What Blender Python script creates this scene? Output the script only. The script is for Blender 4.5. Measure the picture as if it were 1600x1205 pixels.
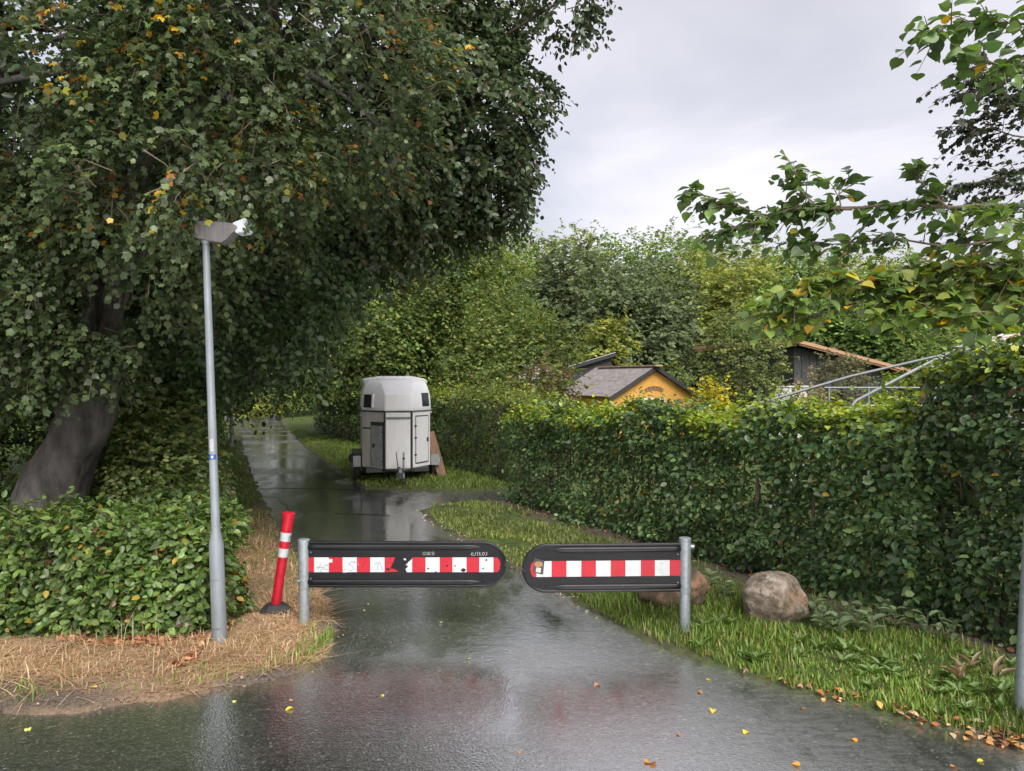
import bpy, bmesh, math
import numpy as np
from mathutils import Vector, Matrix, Euler

for o in list(bpy.data.objects):
    bpy.data.objects.remove(o)
SC = bpy.context.scene
COL = SC.collection
rng = np.random.default_rng(11)
R = math.radians

# ------------------------------------------------------------------ camera
CAMZ = 2.5; FPX = 1200.0; HOR = 590.0
cam = bpy.data.cameras.new('camera')
cam.sensor_width = 36.0; cam.lens = 27.0; cam.clip_start = 0.05; cam.clip_end = 3000
cam_o = bpy.data.objects.new('camera', cam); COL.objects.link(cam_o)
cam_o.location = (0, 0, CAMZ)
cam_o.rotation_euler = (R(90) - math.atan((602.5 - HOR) / FPX), 0, 0)
SC.camera = cam_o

# ------------------------------------------------------------------ sky, sun, exposure
SUN_EL, SUN_AZ = R(48), R(160)          # azimuth measured clockwise from +Y
w = bpy.data.worlds.new('World'); SC.world = w; w.use_nodes = True
nt = w.node_tree; nt.nodes.clear()
wo = nt.nodes.new('ShaderNodeOutputWorld')
bg1 = nt.nodes.new('ShaderNodeBackground'); bg2 = nt.nodes.new('ShaderNodeBackground')
add = nt.nodes.new('ShaderNodeAddShader')
sky = nt.nodes.new('ShaderNodeTexSky'); sky.sky_type = 'NISHITA'; sky.sun_disc = False
sky.sun_elevation = SUN_EL; sky.sun_rotation = SUN_AZ; sky.dust_density = 6.0; sky.air_density = 0.6; sky.ozone_density = 0.2
bg1.inputs['Strength'].default_value = 0.05
nt.links.new(sky.outputs[0], bg1.inputs[0])
tc = nt.nodes.new('ShaderNodeTexCoord')
mp = nt.nodes.new('ShaderNodeMapping'); mp.inputs['Scale'].default_value = (1.0, 1.0, 2.4)
mp.inputs['Rotation'].default_value = (0.25, 0.2, 0.6)
n1 = nt.nodes.new('ShaderNodeTexNoise'); n1.inputs['Scale'].default_value = 2.3
n1.inputs['Detail'].default_value = 7; n1.inputs['Roughness'].default_value = 0.5
n1.inputs['Distortion'].default_value = 0.5
rp = nt.nodes.new('ShaderNodeValToRGB')
rp.color_ramp.elements[0].position = 0.33; rp.color_ramp.elements[0].color = (0.46, 0.44, 0.435, 1)
rp.color_ramp.elements[1].position = 0.68; rp.color_ramp.elements[1].color = (0.86, 0.785, 0.76, 1)
e = rp.color_ramp.elements.new(0.5); e.color = (0.60, 0.565, 0.555, 1)
nt.links.new(tc.outputs['Generated'], mp.inputs[0]); nt.links.new(mp.outputs[0], n1.inputs['Vector'])
nt.links.new(n1.outputs['Fac'], rp.inputs[0]); nt.links.new(rp.outputs[0], bg2.inputs[0])
bg2.inputs['Strength'].default_value = 0.43
nt.links.new(bg1.outputs[0], add.inputs[0]); nt.links.new(bg2.outputs[0], add.inputs[1])
nt.links.new(add.outputs[0], wo.inputs[0])
sl = bpy.data.lights.new('sun', 'SUN'); sl.energy = 1.5; sl.angle = R(35); sl.color = (1.0, 0.985, 0.965)
so = bpy.data.objects.new('sun', sl); COL.objects.link(so)
sd = Vector((math.sin(SUN_AZ) * math.cos(SUN_EL), math.cos(SUN_AZ) * math.cos(SUN_EL), math.sin(SUN_EL)))
so.rotation_euler = sd.to_track_quat('Z', 'Y').to_euler(); so.location = (6, -6, 20)
SC.view_settings.view_transform = 'Standard'; SC.view_settings.look = 'None'
SC.view_settings.exposure = 1.3; SC.view_settings.gamma = 1.0

# ------------------------------------------------------------------ small helpers
def G(px, py):                       # a point on the ground plane
    s = (py - HOR) / CAMZ
    return np.array([(px - 800) / s, FPX / s, 0.0])
def A(px, py, y):                    # a point at depth y
    return np.array([(px - 800) * y / FPX, y, CAMZ - (py - HOR) * y / FPX])
def tag(o, label=None, cat=None, group=None, kind=None):
    if label: o['label'] = label
    if cat: o['category'] = cat
    if group: o['group'] = group
    if kind: o['kind'] = kind
    return o
def thing(name, label, cat, loc=(0, 0, 0), rotz=0.0, group=None):
    o = bpy.data.objects.new(name, None); COL.objects.link(o)
    o.empty_display_size = 0.1; o.location = Vector(loc); o.rotation_euler = (0, 0, rotz)
    return tag(o, label, cat, group)
def link(name, me, parent=None, mat=None, local=True):
    o = bpy.data.objects.new(name, me); COL.objects.link(o)
    if mat is not None and not me.materials: me.materials.append(mat)
    if parent is not None:
        o.parent = parent
        if not local:                # geometry given in world coordinates
            o.matrix_parent_inverse = (Matrix.LocRotScale(parent.location, parent.rotation_euler, parent.scale)).inverted()
    return o
def norm(a):
    return a / np.maximum(np.linalg.norm(a, axis=-1, keepdims=True), 1e-9)
def waves(seed, n=7):
    g = np.random.default_rng(seed); return norm(g.normal(size=(n, 3))), g.uniform(0, 6.28, n), g.uniform(.7, 1.6, n)
def sn(p, f, seed):                  # cheap smooth noise in about -1..1
    k, ph, am = waves(seed)
    v = np.zeros(len(p))
    for i in range(len(ph)): v += np.sin((p @ k[i]) * f * am[i] * 2.2 + ph[i])
    return v / 2.6
def project(P):
    y = np.maximum(P[:, 1], 0.05)
    return 800 + P[:, 0] / y * FPX, HOR + (CAMZ - P[:, 2]) / y * FPX
def in_view(P, m=160):
    px, py = project(P)
    return (P[:, 1] > 1) & (px > -m) & (px < 1600 + m) & (py > -m) & (py < 1205 + m)

# ------------------------------------------------------------------ materials
def nodes_of(m):
    m.use_nodes = True; t = m.node_tree; return t, t.nodes, t.links, t.nodes['Principled BSDF']
def pm(name, col, rough=0.6, metal=0.0, var=0.25, scale=6.0, bump=0.0, bscale=40.0, spec=0.5, col2=None, detail=5, stretch=(1, 1, 1), coord='Object', rvar=0.1):
    m = bpy.data.materials.new(name); t, N, L, b = nodes_of(m)
    tcn = N.new('ShaderNodeTexCoord'); mpn = N.new('ShaderNodeMapping'); mpn.inputs['Scale'].default_value = stretch
    L.new(tcn.outputs[coord], mpn.inputs[0])
    nz = N.new('ShaderNodeTexNoise'); nz.inputs['Scale'].default_value = scale; nz.inputs['Detail'].default_value = detail
    nz.inputs['Roughness'].default_value = 0.65
    L.new(mpn.outputs[0], nz.inputs['Vector'])
    rpn = N.new('ShaderNodeValToRGB'); c2 = col2 or tuple(c * (1 - var) for c in col)
    rpn.color_ramp.elements[0].position = 0.36; rpn.color_ramp.elements[0].color = (*c2, 1)
    rpn.color_ramp.elements[1].position = 0.62; rpn.color_ramp.elements[1].color = (*col, 1)
    L.new(nz.outputs['Fac'], rpn.inputs[0]); L.new(rpn.outputs[0], b.inputs['Base Color'])
    mr = N.new('ShaderNodeMapRange'); mr.inputs['To Min'].default_value = max(0.02, rough - rvar); mr.inputs['To Max'].default_value = min(1, rough + rvar)
    L.new(nz.outputs['Fac'], mr.inputs[0]); L.new(mr.outputs[0], b.inputs['Roughness'])
    b.inputs['Metallic'].default_value = metal; b.inputs['Specular IOR Level'].default_value = spec
    if bump > 0:
        nb = N.new('ShaderNodeTexNoise'); nb.inputs['Scale'].default_value = bscale; nb.inputs['Detail'].default_value = 6
        L.new(mpn.outputs[0], nb.inputs['Vector'])
        bp = N.new('ShaderNodeBump'); bp.inputs['Strength'].default_value = bump; bp.inputs['Distance'].default_value = 0.02
        L.new(nb.outputs['Fac'], bp.inputs['Height']); L.new(bp.outputs[0], b.inputs['Normal'])
    return m
def leaf_mat(name, rough=0.42, trans=0.28, spec=0.5):
    m = bpy.data.materials.new(name); t, N, L, b = nodes_of(m)
    at = N.new('ShaderNodeAttribute'); at.attribute_name = 'Col'
    nz = N.new('ShaderNodeTexNoise'); nz.inputs['Scale'].default_value = 25; nz.inputs['Detail'].default_value = 3
    tcn = N.new('ShaderNodeTexCoord'); L.new(tcn.outputs['Object'], nz.inputs['Vector'])
    mr = N.new('ShaderNodeMapRange'); mr.inputs['To Min'].default_value = 0.75; mr.inputs['To Max'].default_value = 1.25
    L.new(nz.outputs['Fac'], mr.inputs[0])
    mx = N.new('ShaderNodeVectorMath'); mx.operation = 'SCALE'
    L.new(at.outputs['Color'], mx.inputs[0]); L.new(mr.outputs[0], mx.inputs['Scale'])
    L.new(mx.outputs[0], b.inputs['Base Color'])
    b.inputs['Roughness'].default_value = rough; b.inputs['Specular IOR Level'].default_value = spec
    tr = N.new('ShaderNodeBsdfTranslucent'); hs = N.new('ShaderNodeHueSaturation')
    hs.inputs['Hue'].default_value = 0.485; hs.inputs['Saturation'].default_value = 1.15; hs.inputs['Value'].default_value = 1.5
    L.new(mx.outputs[0], hs.inputs['Color']); L.new(hs.outputs[0], tr.inputs['Color'])
    ms = N.new('ShaderNodeMixShader'); ms.inputs[0].default_value = trans
    L.new(b.outputs[0], ms.inputs[1]); L.new(tr.outputs[0], ms.inputs[2])
    L.new(ms.outputs[0], N['Material Output'].inputs[0])
    return m
M = {}
M['leaf'] = leaf_mat('leaf')
M['leaf_far'] = leaf_mat('leaf_far', rough=0.75, trans=0.36, spec=0.12)
M['grass'] = leaf_mat('grass_blade', rough=0.5, trans=0.3, spec=0.4)
M['dead'] = leaf_mat('dead_leaf', rough=0.65, trans=0.1, spec=0.3)
M['bark'] = pm('bark_grey', (0.10, 0.094, 0.088), 0.8, var=0.75, scale=5, bump=1.0, bscale=16, stretch=(1, 1, .4), detail=8)
M['bark_dark'] = pm('bark_dark', (0.07, 0.055, 0.045), 0.9, var=0.5, scale=10, bump=0.6, bscale=40, stretch=(1, 1, .3))
M['twig'] = pm('twig_brown', (0.17, 0.13, 0.10), 0.8, var=0.4, scale=20)
M['galv'] = pm('galvanised_steel', (0.35, 0.40, 0.43), 0.45, metal=0.55, var=0.22, scale=25, bump=0.08, bscale=160, rvar=0.12)
M['paint_grey'] = pm('post_grey_paint', (0.25, 0.29, 0.32), 0.42, metal=0.35, var=0.22, scale=12, bump=0.06, bscale=80, stretch=(1, 1, .3))
M['black_pl'] = pm('black_rubber_plastic', (0.010, 0.011, 0.014), 0.34, var=0.4, scale=5, bump=0.08, bscale=60, stretch=(.5, 1, 3), rvar=0.14, spec=.3)
M['tape_red'] = pm('reflective_red', (0.40, 0.008, 0.022), 0.35, var=0.2, scale=30, rvar=0.08)
M['tape_white'] = pm('reflective_white', (0.47, 0.51, 0.53), 0.4, var=0.15, scale=14, rvar=0.08)
M['post_red'] = pm('marker_red_plastic', (0.46, 0.008, 0.026), 0.4, var=0.25, scale=9, bump=0.05, bscale=40)
M['rubber'] = pm('black_rubber', (0.022, 0.022, 0.024), 0.7, var=0.4, scale=14, bump=0.4, bscale=60)
M['ink'] = pm('marker_ink', (0.05, 0.07, 0.13), 0.5, var=0.3, scale=60)
M['ink_pale'] = pm('pale_ink', (0.22, 0.27, 0.36), 0.5, var=0.3, scale=60)
M['silver_ink'] = pm('silver_ink', (0.42, 0.43, 0.45), 0.4, var=0.4, scale=60)
M['white_gel'] = pm('trailer_white_gelcoat', (0.80, 0.82, 0.84), 0.35, var=0.08, scale=3, bump=0.03, bscale=4, stretch=(1, 1, .35), rvar=0.1)
M['panel_white'] = pm('trailer_white_panel', (0.81, 0.82, 0.82), 0.5, var=0.1, scale=7, stretch=(2, 2, .25))
M['panel_shaded'] = pm('trailer_shaded_panel', (0.52, 0.51, 0.45), 0.6, var=0.2, scale=5, stretch=(2, 2, .25))  # darker copy of the white panel: tree shade on the left put into its colour
M['tarp'] = pm('grey_tarp', (0.30, 0.34, 0.33), 0.5, var=0.25, scale=7, bump=0.3, bscale=8)
M['trim_dark'] = pm('trim_dark', (0.04, 0.042, 0.045), 0.5, var=0.3, scale=12)
M['trim_grey'] = pm('trim_grey', (0.2, 0.21, 0.215), 0.45, metal=.3, var=0.25, scale=12)
M['glass_dark'] = pm('dark_window', (0.03, 0.032, 0.036), 0.12, var=0.3, scale=6, rvar=0.05)
M['tyre'] = pm('tyre', (0.02, 0.02, 0.021), 0.85, var=0.3, scale=30, bump=0.3, bscale=60)
M['wood_board'] = pm('brown_board', (0.27, 0.16, 0.10), 0.75, var=0.3, scale=6, stretch=(4, 4, .4))
M['yellow_wall'] = pm('yellow_render', (0.62, 0.33, 0.075), 0.85, var=0.14, scale=4, bump=0.2, bscale=30)
M['eternit'] = pm('fibre_cement_roof', (0.20, 0.185, 0.185), 0.85, var=0.45, scale=5, bump=0.2, bscale=30)
M['ridge'] = pm('lichen_ridge', (0.40, 0.29, 0.19), 0.9, var=0.4, scale=7)
M['black_wood'] = pm('black_tarred_wood', (0.022, 0.022, 0.026), 0.7, var=0.45, scale=5, stretch=(6, 6, .4), bump=.2)
M['black_plank'] = pm('black_plank', (0.05, 0.052, 0.06), 0.65, var=0.35, scale=3, stretch=(3, 3, .4))
M['barge'] = pm('dark_barge_board', (0.03, 0.03, 0.036), 0.6, var=0.3, scale=8)
M['timber'] = pm('pale_timber', (0.44, 0.26, 0.155), 0.7, var=0.3, scale=9, stretch=(.4, 4, 4))
M['roof_felt'] = pm('grey_roof_felt', (0.25, 0.26, 0.27), 0.5, var=0.25, scale=4)
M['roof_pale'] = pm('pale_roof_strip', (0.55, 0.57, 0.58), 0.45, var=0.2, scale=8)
M['roof_mid'] = pm('shed_roof', (0.18, 0.185, 0.19), 0.7, var=0.3, scale=8)
M['white_wall'] = pm('white_wall', (0.55, 0.54, 0.52), 0.8, var=0.25, scale=8)
M['blue'] = pm('blue_sign', (0.015, 0.07, 0.36), 0.4, var=0.1, scale=8)
M['rock'] = None
M['white_paint'] = pm('white_enamel', (0.62, 0.68, 0.76), 0.35, var=0.1, scale=8)
M['lamp_grey'] = pm('lamp_housing_grey', (0.21, 0.205, 0.21), 0.45, metal=.3, var=0.25, scale=6, stretch=(8, 8, .3))
M['pole_grey'] = pm('weathered_pole', (0.30, 0.325, 0.35), 0.5, metal=.2, var=0.3, scale=9)
M['stone_pale'] = pm('pale_stone', (0.40, 0.38, 0.36), 0.8, var=0.4, scale=10)

# ------------------------------------------------------------------ geometry helpers
def bm_obj(name, bm, mat, parent=None, smooth=False, bevel=0.0):
    me = bpy.data.meshes.new(name); bm.normal_update()
    if bevel > 0:
        bmesh.ops.bevel(bm, geom=[e for e in bm.edges if len(e.link_faces) == 2 and e.calc_face_angle(0) > 0.6], offset=bevel, segments=2, affect='EDGES', profile=0.6)
    bm.to_mesh(me); bm.free()
    if smooth:
        me.polygons.foreach_set('use_smooth', [True] * len(me.polygons))
        try: me.set_sharp_from_angle(angle=R(38))
        except Exception: pass
    return link(name, me, parent, mat)
def box_bm(c, s, bm=None, rot=None):
    bm = bm or bmesh.new()
    mt = Matrix.Translation(Vector(c)) @ (rot.to_matrix().to_4x4() if rot else Matrix()) @ Matrix.Diagonal((*s, 1))
    bmesh.ops.create_cube(bm, size=1.0, matrix=mt); return bm
def tube_geo(pts, rad, seg=8, cap=True, wob=0.0, seed=0):
    pts = np.asarray(pts, float); n = len(pts); rad = np.broadcast_to(np.asarray(rad, float), (n,))
    t = np.gradient(pts, axis=0); t = norm(t)
    ref = np.array([0, 0, 1.0]) if abs(t[0][2]) < 0.85 else np.array([1.0, 0, 0])
    a = np.arange(seg) / seg * 2 * np.pi; V = []
    g = np.random.default_rng(seed); ph = g.uniform(0, 6.28, 3)
    for i in range(n):
        u = norm(np.cross(ref, t[i])); v = np.cross(t[i], u)
        rr = rad[i] * (1 + wob * (np.sin(2 * a + ph[0] + i * .6) * .6 + np.sin(3 * a + ph[1] - i * .4) * .4))
        V.append(pts[i] + (np.cos(a) * rr)[:, None] * u + (np.sin(a) * rr)[:, None] * v)
    V = np.concatenate(V); F = []
    for i in range(n - 1):
        for j in range(seg):
            k = (j + 1) % seg
            F += [(i * seg + j, i * seg + k, (i + 1) * seg + k), (i * seg + j, (i + 1) * seg + k, (i + 1) * seg + j)]
    if cap:
        V = np.concatenate([V, pts[:1], pts[-1:]]); c0 = len(V) - 2; c1 = len(V) - 1
        for j in range(seg):
            k = (j + 1) % seg
            F += [(c0, k, j), (c1, (n - 1) * seg + j, (n - 1) * seg + k)]
    return V, np.array(F, int)
def np_mesh(name, V, F, col=None, smooth=False):
    V = np.ascontiguousarray(V, np.float32); F = np.ascontiguousarray(F, np.int32)
    me = bpy.data.meshes.new(name)
    me.vertices.add(len(V)); me.vertices.foreach_set('co', V.ravel())
    me.loops.add(F.size); me.loops.foreach_set('vertex_index', F.ravel())
    k = F.shape[1]
    me.polygons.add(len(F)); me.polygons.foreach_set('loop_start', np.arange(len(F), dtype=np.int32) * k)
    me.polygons.foreach_set('loop_total', np.full(len(F), k, np.int32))
    if smooth: me.polygons.foreach_set('use_smooth', np.ones(len(F), bool))
    if col is not None:
        at = me.color_attributes.new('Col', 'FLOAT_COLOR', 'POINT')
        c4 = np.ones((len(V), 4), np.float32); c4[:, :3] = col; at.data.foreach_set('color', c4.ravel())
    me.update(calc_edges=True); return me
def tube(name, pts, rad, mat, parent=None, seg=10, wob=0.0, smooth=True, seed=0, local=True):
    V, F = tube_geo(pts, rad, seg, True, wob, seed)
    me = np_mesh(name, V, F, smooth=smooth)
    if smooth:
        try: me.set_sharp_from_angle(angle=R(50))
        except Exception: pass
    return link(name, me, parent, mat, local)
def tubes_join(lst):
    V, F, o = [], [], 0
    for v, f in lst: V.append(v); F.append(f + o); o += len(v)
    return np.concatenate(V), np.concatenate(F)
def lathe(name, prof, mat, parent=None, seg=24, loc=(0, 0, 0), smooth=True):
    bm = bmesh.new(); rings = []
    for r, z in prof:
        rings.append([bm.verts.new((loc[0] + r * math.cos(2 * math.pi * j / seg), loc[1] + r * math.sin(2 * math.pi * j / seg), loc[2] + z)) for j in range(seg)])
    for a, b in zip(rings, rings[1:]):
        for j in range(seg): bm.faces.new((a[j], a[(j + 1) % seg], b[(j + 1) % seg], b[j]))
    bm.faces.new(rings[0][::-1]); bm.faces.new(rings[-1])
    return bm_obj(name, bm, mat, parent, smooth)
def prism(name, poly, y0, y1, mat, parent=None, bevel=0.0, smooth=False):     # outline in x,z swept along y
    bm = bmesh.new(); a = [bm.verts.new((x, y0, z)) for x, z in poly]; b = [bm.verts.new((x, y1, z)) for x, z in poly]
    n = len(poly)
    bm.faces.new(a); bm.faces.new(b[::-1])
    for i in range(n): bm.faces.new((a[i], b[i], b[(i + 1) % n], a[(i + 1) % n]))
    bmesh.ops.recalc_face_normals(bm, faces=bm.faces)
    return bm_obj(name, bm, mat, parent, smooth, bevel)
def slab(name, quad, u0, u1, v0, v1, off, th, mat, parent=None, bevel=0.0):
    """a thin box lying on a quad (p00,p10,p11,p01), u across, v up, offset along the outward normal"""
    q = [Vector(p) for p in quad]
    nn = (q[1] - q[0]).cross(q[3] - q[0]).normalized()
    def at(u, v): return (q[0] * (1 - u) + q[1] * u) * (1 - v) + (q[3] * (1 - u) + q[2] * u) * v
    c = [at(u0, v0), at(u1, v0), at(u1, v1), at(u0, v1)]
    bm = bmesh.new()
    a = [bm.verts.new(p + nn * (off - th)) for p in c]; b = [bm.verts.new(p + nn * off) for p in c]
    bm.faces.new(a[::-1]); bm.faces.new(b)
    for i in range(4): bm.faces.new((a[i], a[(i + 1) % 4], b[(i + 1) % 4], b[i]))
    return bm_obj(name, bm, mat, parent, False, bevel)
def text_mesh(txt, size, shear=0.0):
    cu = bpy.data.curves.new('lettering', 'FONT'); cu.body = txt; cu.size = size; cu.shear = shear; cu.align_x = 'CENTER'; cu.resolution_u = 3
    o = bpy.data.objects.new('lettering', cu); COL.objects.link(o)
    dg = bpy.context.evaluated_depsgraph_get(); dg.update()
    me = bpy.data.meshes.new_from_object(o.evaluated_get(dg)); bpy.data.objects.remove(o)
    return me
def strokes(name, lines, wd, mat, parent, y):                 # hand drawn ribbons in the x,z plane, a hair proud
    V, F = [], []
    for ln in lines:
        p = np.array(ln, float)
        t = norm(np.gradient(p, axis=0)); nrm = np.stack([-t[:, 1], t[:, 0]], 1) * wd / 2
        o = len(V)
        for a, b in zip(p + nrm, p - nrm): V += [(a[0], y, a[1]), (b[0], y, b[1])]
        for i in range(len(p) - 1):
            F += [(o + 2 * i, o + 2 * i + 1, o + 2 * i + 3), (o + 2 * i, o + 2 * i + 3, o + 2 * i + 2)]
    return link(name, np_mesh(name, np.array(V), np.array(F)), parent, mat)

# ------------------------------------------------------------------ leaves
def fan(outline, c):
    V = np.array(outline + [c], float); n = len(outline)
    F = np.array([(i, (i + 1) % n, n) for i in range(n)], int); return V, F
T_OV2 = (np.array([(0, 0, 0), (.34, .45, .09), (0, 1, -.03), (-.34, .45, .09)], float), np.array([(0, 1, 2), (0, 2, 3)]))
T_OV = fan([(0, 0, 0), (.25, .2, .05), (.36, .48, .08), (.23, .78, .03), (0, 1.05, -.1), (-.23, .78, .03), (-.36, .48, .08), (-.25, .2, .05)], (0, .5, -.02))
T_LIME = fan([(0, .06, 0), (.16, -.02, .02), (.34, .07, .05), (.45, .28, .07), (.42, .52, .06), (.28, .76, .0), (.10, .93, -.08), (0, 1.1, -.16), (-.10, .93, -.08), (-.28, .76, .0), (-.42, .52, .06), (-.45, .28, .07), (-.34, .07, .05), (-.16, -.02, .02)], (0, .42, -.03))
T_OVM = (np.array([(0, 0, 0), (.30, .28, .07), (.30, .66, .05), (0, 1.05, -.08), (-.30, .66, .05), (-.30, .28, .07)], float), np.array([(0, 1, 2), (0, 2, 3), (0, 3, 4), (0, 4, 5)]))
T_LOBE = fan([(0, 0, 0), (.34, .06, -.12), (.37, .32, -.02), (.47, .60, -.16), (.27, .70, -.02), (0, 1.0, -.24), (-.27, .70, -.02), (-.47, .60, -.16), (-.37, .32, -.02), (-.34, .06, -.12)], (0, .4, .04))
T_LOBE = (T_LOBE[0][:10], np.array([(0, i, i + 1) for i in range(1, 9)]))
T_MAPLE = fan([(0, 0, 0), (.22, .02, .0), (.44, .06, -.08), (.33, .3, .05), (.58, .58, -.1), (.26, .60, .05), (.17, .85, .0), (0, 1.05, -.12),
               (-.17, .85, .0), (-.26, .60, .05), (-.58, .58, -.1), (-.33, .3, .05), (-.44, .06, -.08), (-.22, .02, .0)], (0, .36, .0))
def leaf_geo(P, D, N, S, tmpl, curl=None):
    V0, F0 = tmpl
    D = norm(D); X = norm(np.cross(D, N)); Z = np.cross(X, D)
    cz = np.ones(len(P)) if curl is None else curl
    V = P[:, None, :] + S[:, None, None] * (V0[None, :, 0:1] * X[:, None, :] + V0[None, :, 1:2] * D[:, None, :] + (V0[None, :, 2] * cz[:, None])[:, :, None] * Z[:, None, :])
    k = len(V0)
    F = F0[None] + (np.arange(len(P)) * k)[:, None, None]
    return V.reshape(-1, 3), F.reshape(-1, 3)
def pick(pal, n, g, jit=0.18):
    c = np.array([p[:3] for p in pal]); wgt = np.array([p[3] for p in pal], float); wgt /= wgt.sum()
    i = g.choice(len(pal), n, p=wgt)
    return c[i] * (1 + g.uniform(-jit, jit, (n, 1))) * (1 + g.uniform(-.06, .06, (n, 3)))
TRI = [0]
def leaves(parent, P, D, N, S, C, tmpl, mat, single=0, name='leaf', mass='foliage', seed=0, curl=True):
    """single: that many of the largest leaves in view become parts of their own, the rest is one mass"""
    g = np.random.default_rng(seed + 77)
    n = len(P); cl = g.uniform(.2, 1.9, n) if curl else np.ones(n)
    keep = np.ones(n, bool)
    if single:
        px, py = project(P); ok = (px > 5) & (px < 1595) & (py > 5) & (py < 1200)
        sc = np.where(ok, S / P[:, 1], 0); sc *= (1 + .8 * g.random(n))
        idx = np.argsort(-sc)[:single]; keep[idx] = False
        base = parent.location
        V0, F0 = tmpl; vari = []
        ncol = 8
        order = idx[np.argsort(C[idx].sum(1) + 0.8 * C[idx][:, 0])]
        for grp in np.array_split(order, ncol):
            if len(grp) == 0: continue
            cc = C[grp[len(grp) // 2]]
            V = V0.copy(); V[:, 2] *= 1.1
            me = np_mesh(name, V, F0, col=np.repeat(cc[None], len(V), 0)); me.materials.append(mat)
            for i in grp:
                d = norm(D[i]); x = norm(np.cross(d, N[i])); z = np.cross(x, d); s = S[i]
                o = bpy.data.objects.new(name, me); COL.objects.link(o); o.parent = parent
                o.matrix_local = Matrix(((x[0] * s, d[0] * s, z[0] * s, P[i][0] - base[0]), (x[1] * s, d[1] * s, z[1] * s, P[i][1] - base[1]),
                                         (x[2] * s, d[2] * s, z[2] * s, P[i][2] - base[2]), (0, 0, 0, 1)))
    P, D, N, S, C, cl = P[keep], D[keep], N[keep], S[keep], C[keep], cl[keep]
    V, F = leaf_geo(P, D, N, S, tmpl, cl); V = V - np.array(parent.location)
    TRI[0] += len(F)
    o = link(mass, np_mesh(mass, V, F, col=np.repeat(C, len(tmpl[0]), 0)), parent, mat)
    o['kind'] = 'stuff'
    return o
def sprays(O, D, L, n, g, size, droop=.25, up=.55, outw=None, sz_jit=.3, spread=.9, ow=.55):
    """alternate leaves along twigs that start at O and run along D"""
    T = len(O); D = norm(D)
    S = norm(np.cross(D, np.array([0, 0, 1.0]) + g.normal(size=(T, 3)) * .15))
    t = (np.arange(n) + .6) / n
    P = O[:, None] + D[:, None] * (L[:, None] * t)[:, :, None]
    P[:, :, 2] -= droop * L[:, None] * t ** 2
    sgn = np.where(np.arange(n) % 2 == 0, 1., -1.)[None, :, None]
    Dd = D[:, None] * .55 + S[:, None] * sgn * spread + g.normal(size=(T, n, 3)) * .28
    Dd[:, :, 2] -= droop * .9
    base = np.array([0, 0, up])[None, None]
    Nn = base + (outw[:, None] * ow if outw is not None else 0) + g.normal(size=(T, n, 3)) * .38
    Sz = size * (1 + g.uniform(-sz_jit, sz_jit, (T, n)))
    return P.reshape(-1, 3), Dd.reshape(-1, 3), Nn.reshape(-1, 3), Sz.ravel()
def shell(ells, n, g, lo=.72, lump=.16, lf=1.2, seed=0, gap=-.55, gf=1.0, thin_back=.4, out_of_view=.3):
    """points and outward directions through the outer shell of a union of ellipsoids"""
    E = np.array(ells, float)
    a = (E[:, 3] * E[:, 4] * E[:, 5]) ** (2 / 3.); a /= a.sum()
    i = g.choice(len(E), n, p=a)
    u = norm(g.normal(size=(n, 3)))
    r = 1 - (1 - lo) * g.random(n) ** 1.5
    c, rr = E[i, :3], E[i, 3:]
    P = c + u * rr
    r = r * (1 + lump * sn(P, lf, seed + 1) + lump * .55 * sn(P, lf * 2.7, seed + 2))
    P = c + u * rr * r[:, None]
    out = norm(u / rr)
    keep = np.ones(n, bool)
    for k in range(len(E)):
        q = np.linalg.norm((P - E[k, :3]) / E[k, 3:], axis=1); keep &= ~((q < .62) & (i != k))
    keep &= sn(P, gf, seed + 3) > gap - .25 * g.random(n)
    tow = norm(np.array([0, 0, CAMZ]) - P)
    keep &= ((out * tow).sum(1) > -.15) | (g.random(n) < thin_back)
    keep &= in_view(P, 220) | (g.random(n) < out_of_view)
    return P[keep], out[keep]

# ------------------------------------------------------------------ path outline, ground, asphalt
edge = [(-900, 1150), (-300, 1124), (0, 1116), (130, 1112), (240, 1100), (330, 1087), (420, 1067), (475, 1050), (512, 1027), (527, 1002), (523, 972), (508, 937),
        (470, 880), (437, 830), (415, 790), (402, 760), (388, 725), (378, 690), (373, 664), (330, 645), (435, 645), (443, 665), (477, 700), (513, 725), (553, 752), (566, 763), (620, 767), (720, 767), (830, 768),
        (830, 784), (745, 785), (690, 791), (655, 799), (672, 815), (700, 833), (760, 865), (830, 903), (900, 944), (960, 978), (990, 992), (1012, 1006), (1060, 1022), (1130, 1047),
        (1200, 1070), (1330, 1105), (1450, 1138), (1600, 1176), (1800, 1226)]
POLY = np.array([G(*p)[:2] for p in edge] + [(12, 2.0), (30, 1.0), (30, -8), (-30, -8), (-30, 4.6)])
def sdf(XY):                        # negative on the asphalt
    d = np.full(len(XY), 1e9); ins = np.zeros(len(XY), bool)
    for a, b in zip(POLY, np.roll(POLY, -1, 0)):
        ab = b - a; t = np.clip(((XY - a) @ ab) / max(ab @ ab, 1e-9), 0, 1)
        q = XY - a - t[:, None] * ab; d = np.minimum(d, (q ** 2).sum(1))
        c = (a[1] > XY[:, 1]) != (b[1] > XY[:, 1])
        if abs(b[1] - a[1]) > 1e-9:
            xs = a[0] + (XY[:, 1] - a[1]) / (b[1] - a[1]) * (b[0] - a[0]); ins ^= c & (XY[:, 0] < xs)
    d = np.sqrt(d); return np.where(ins, -d, d)
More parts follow.
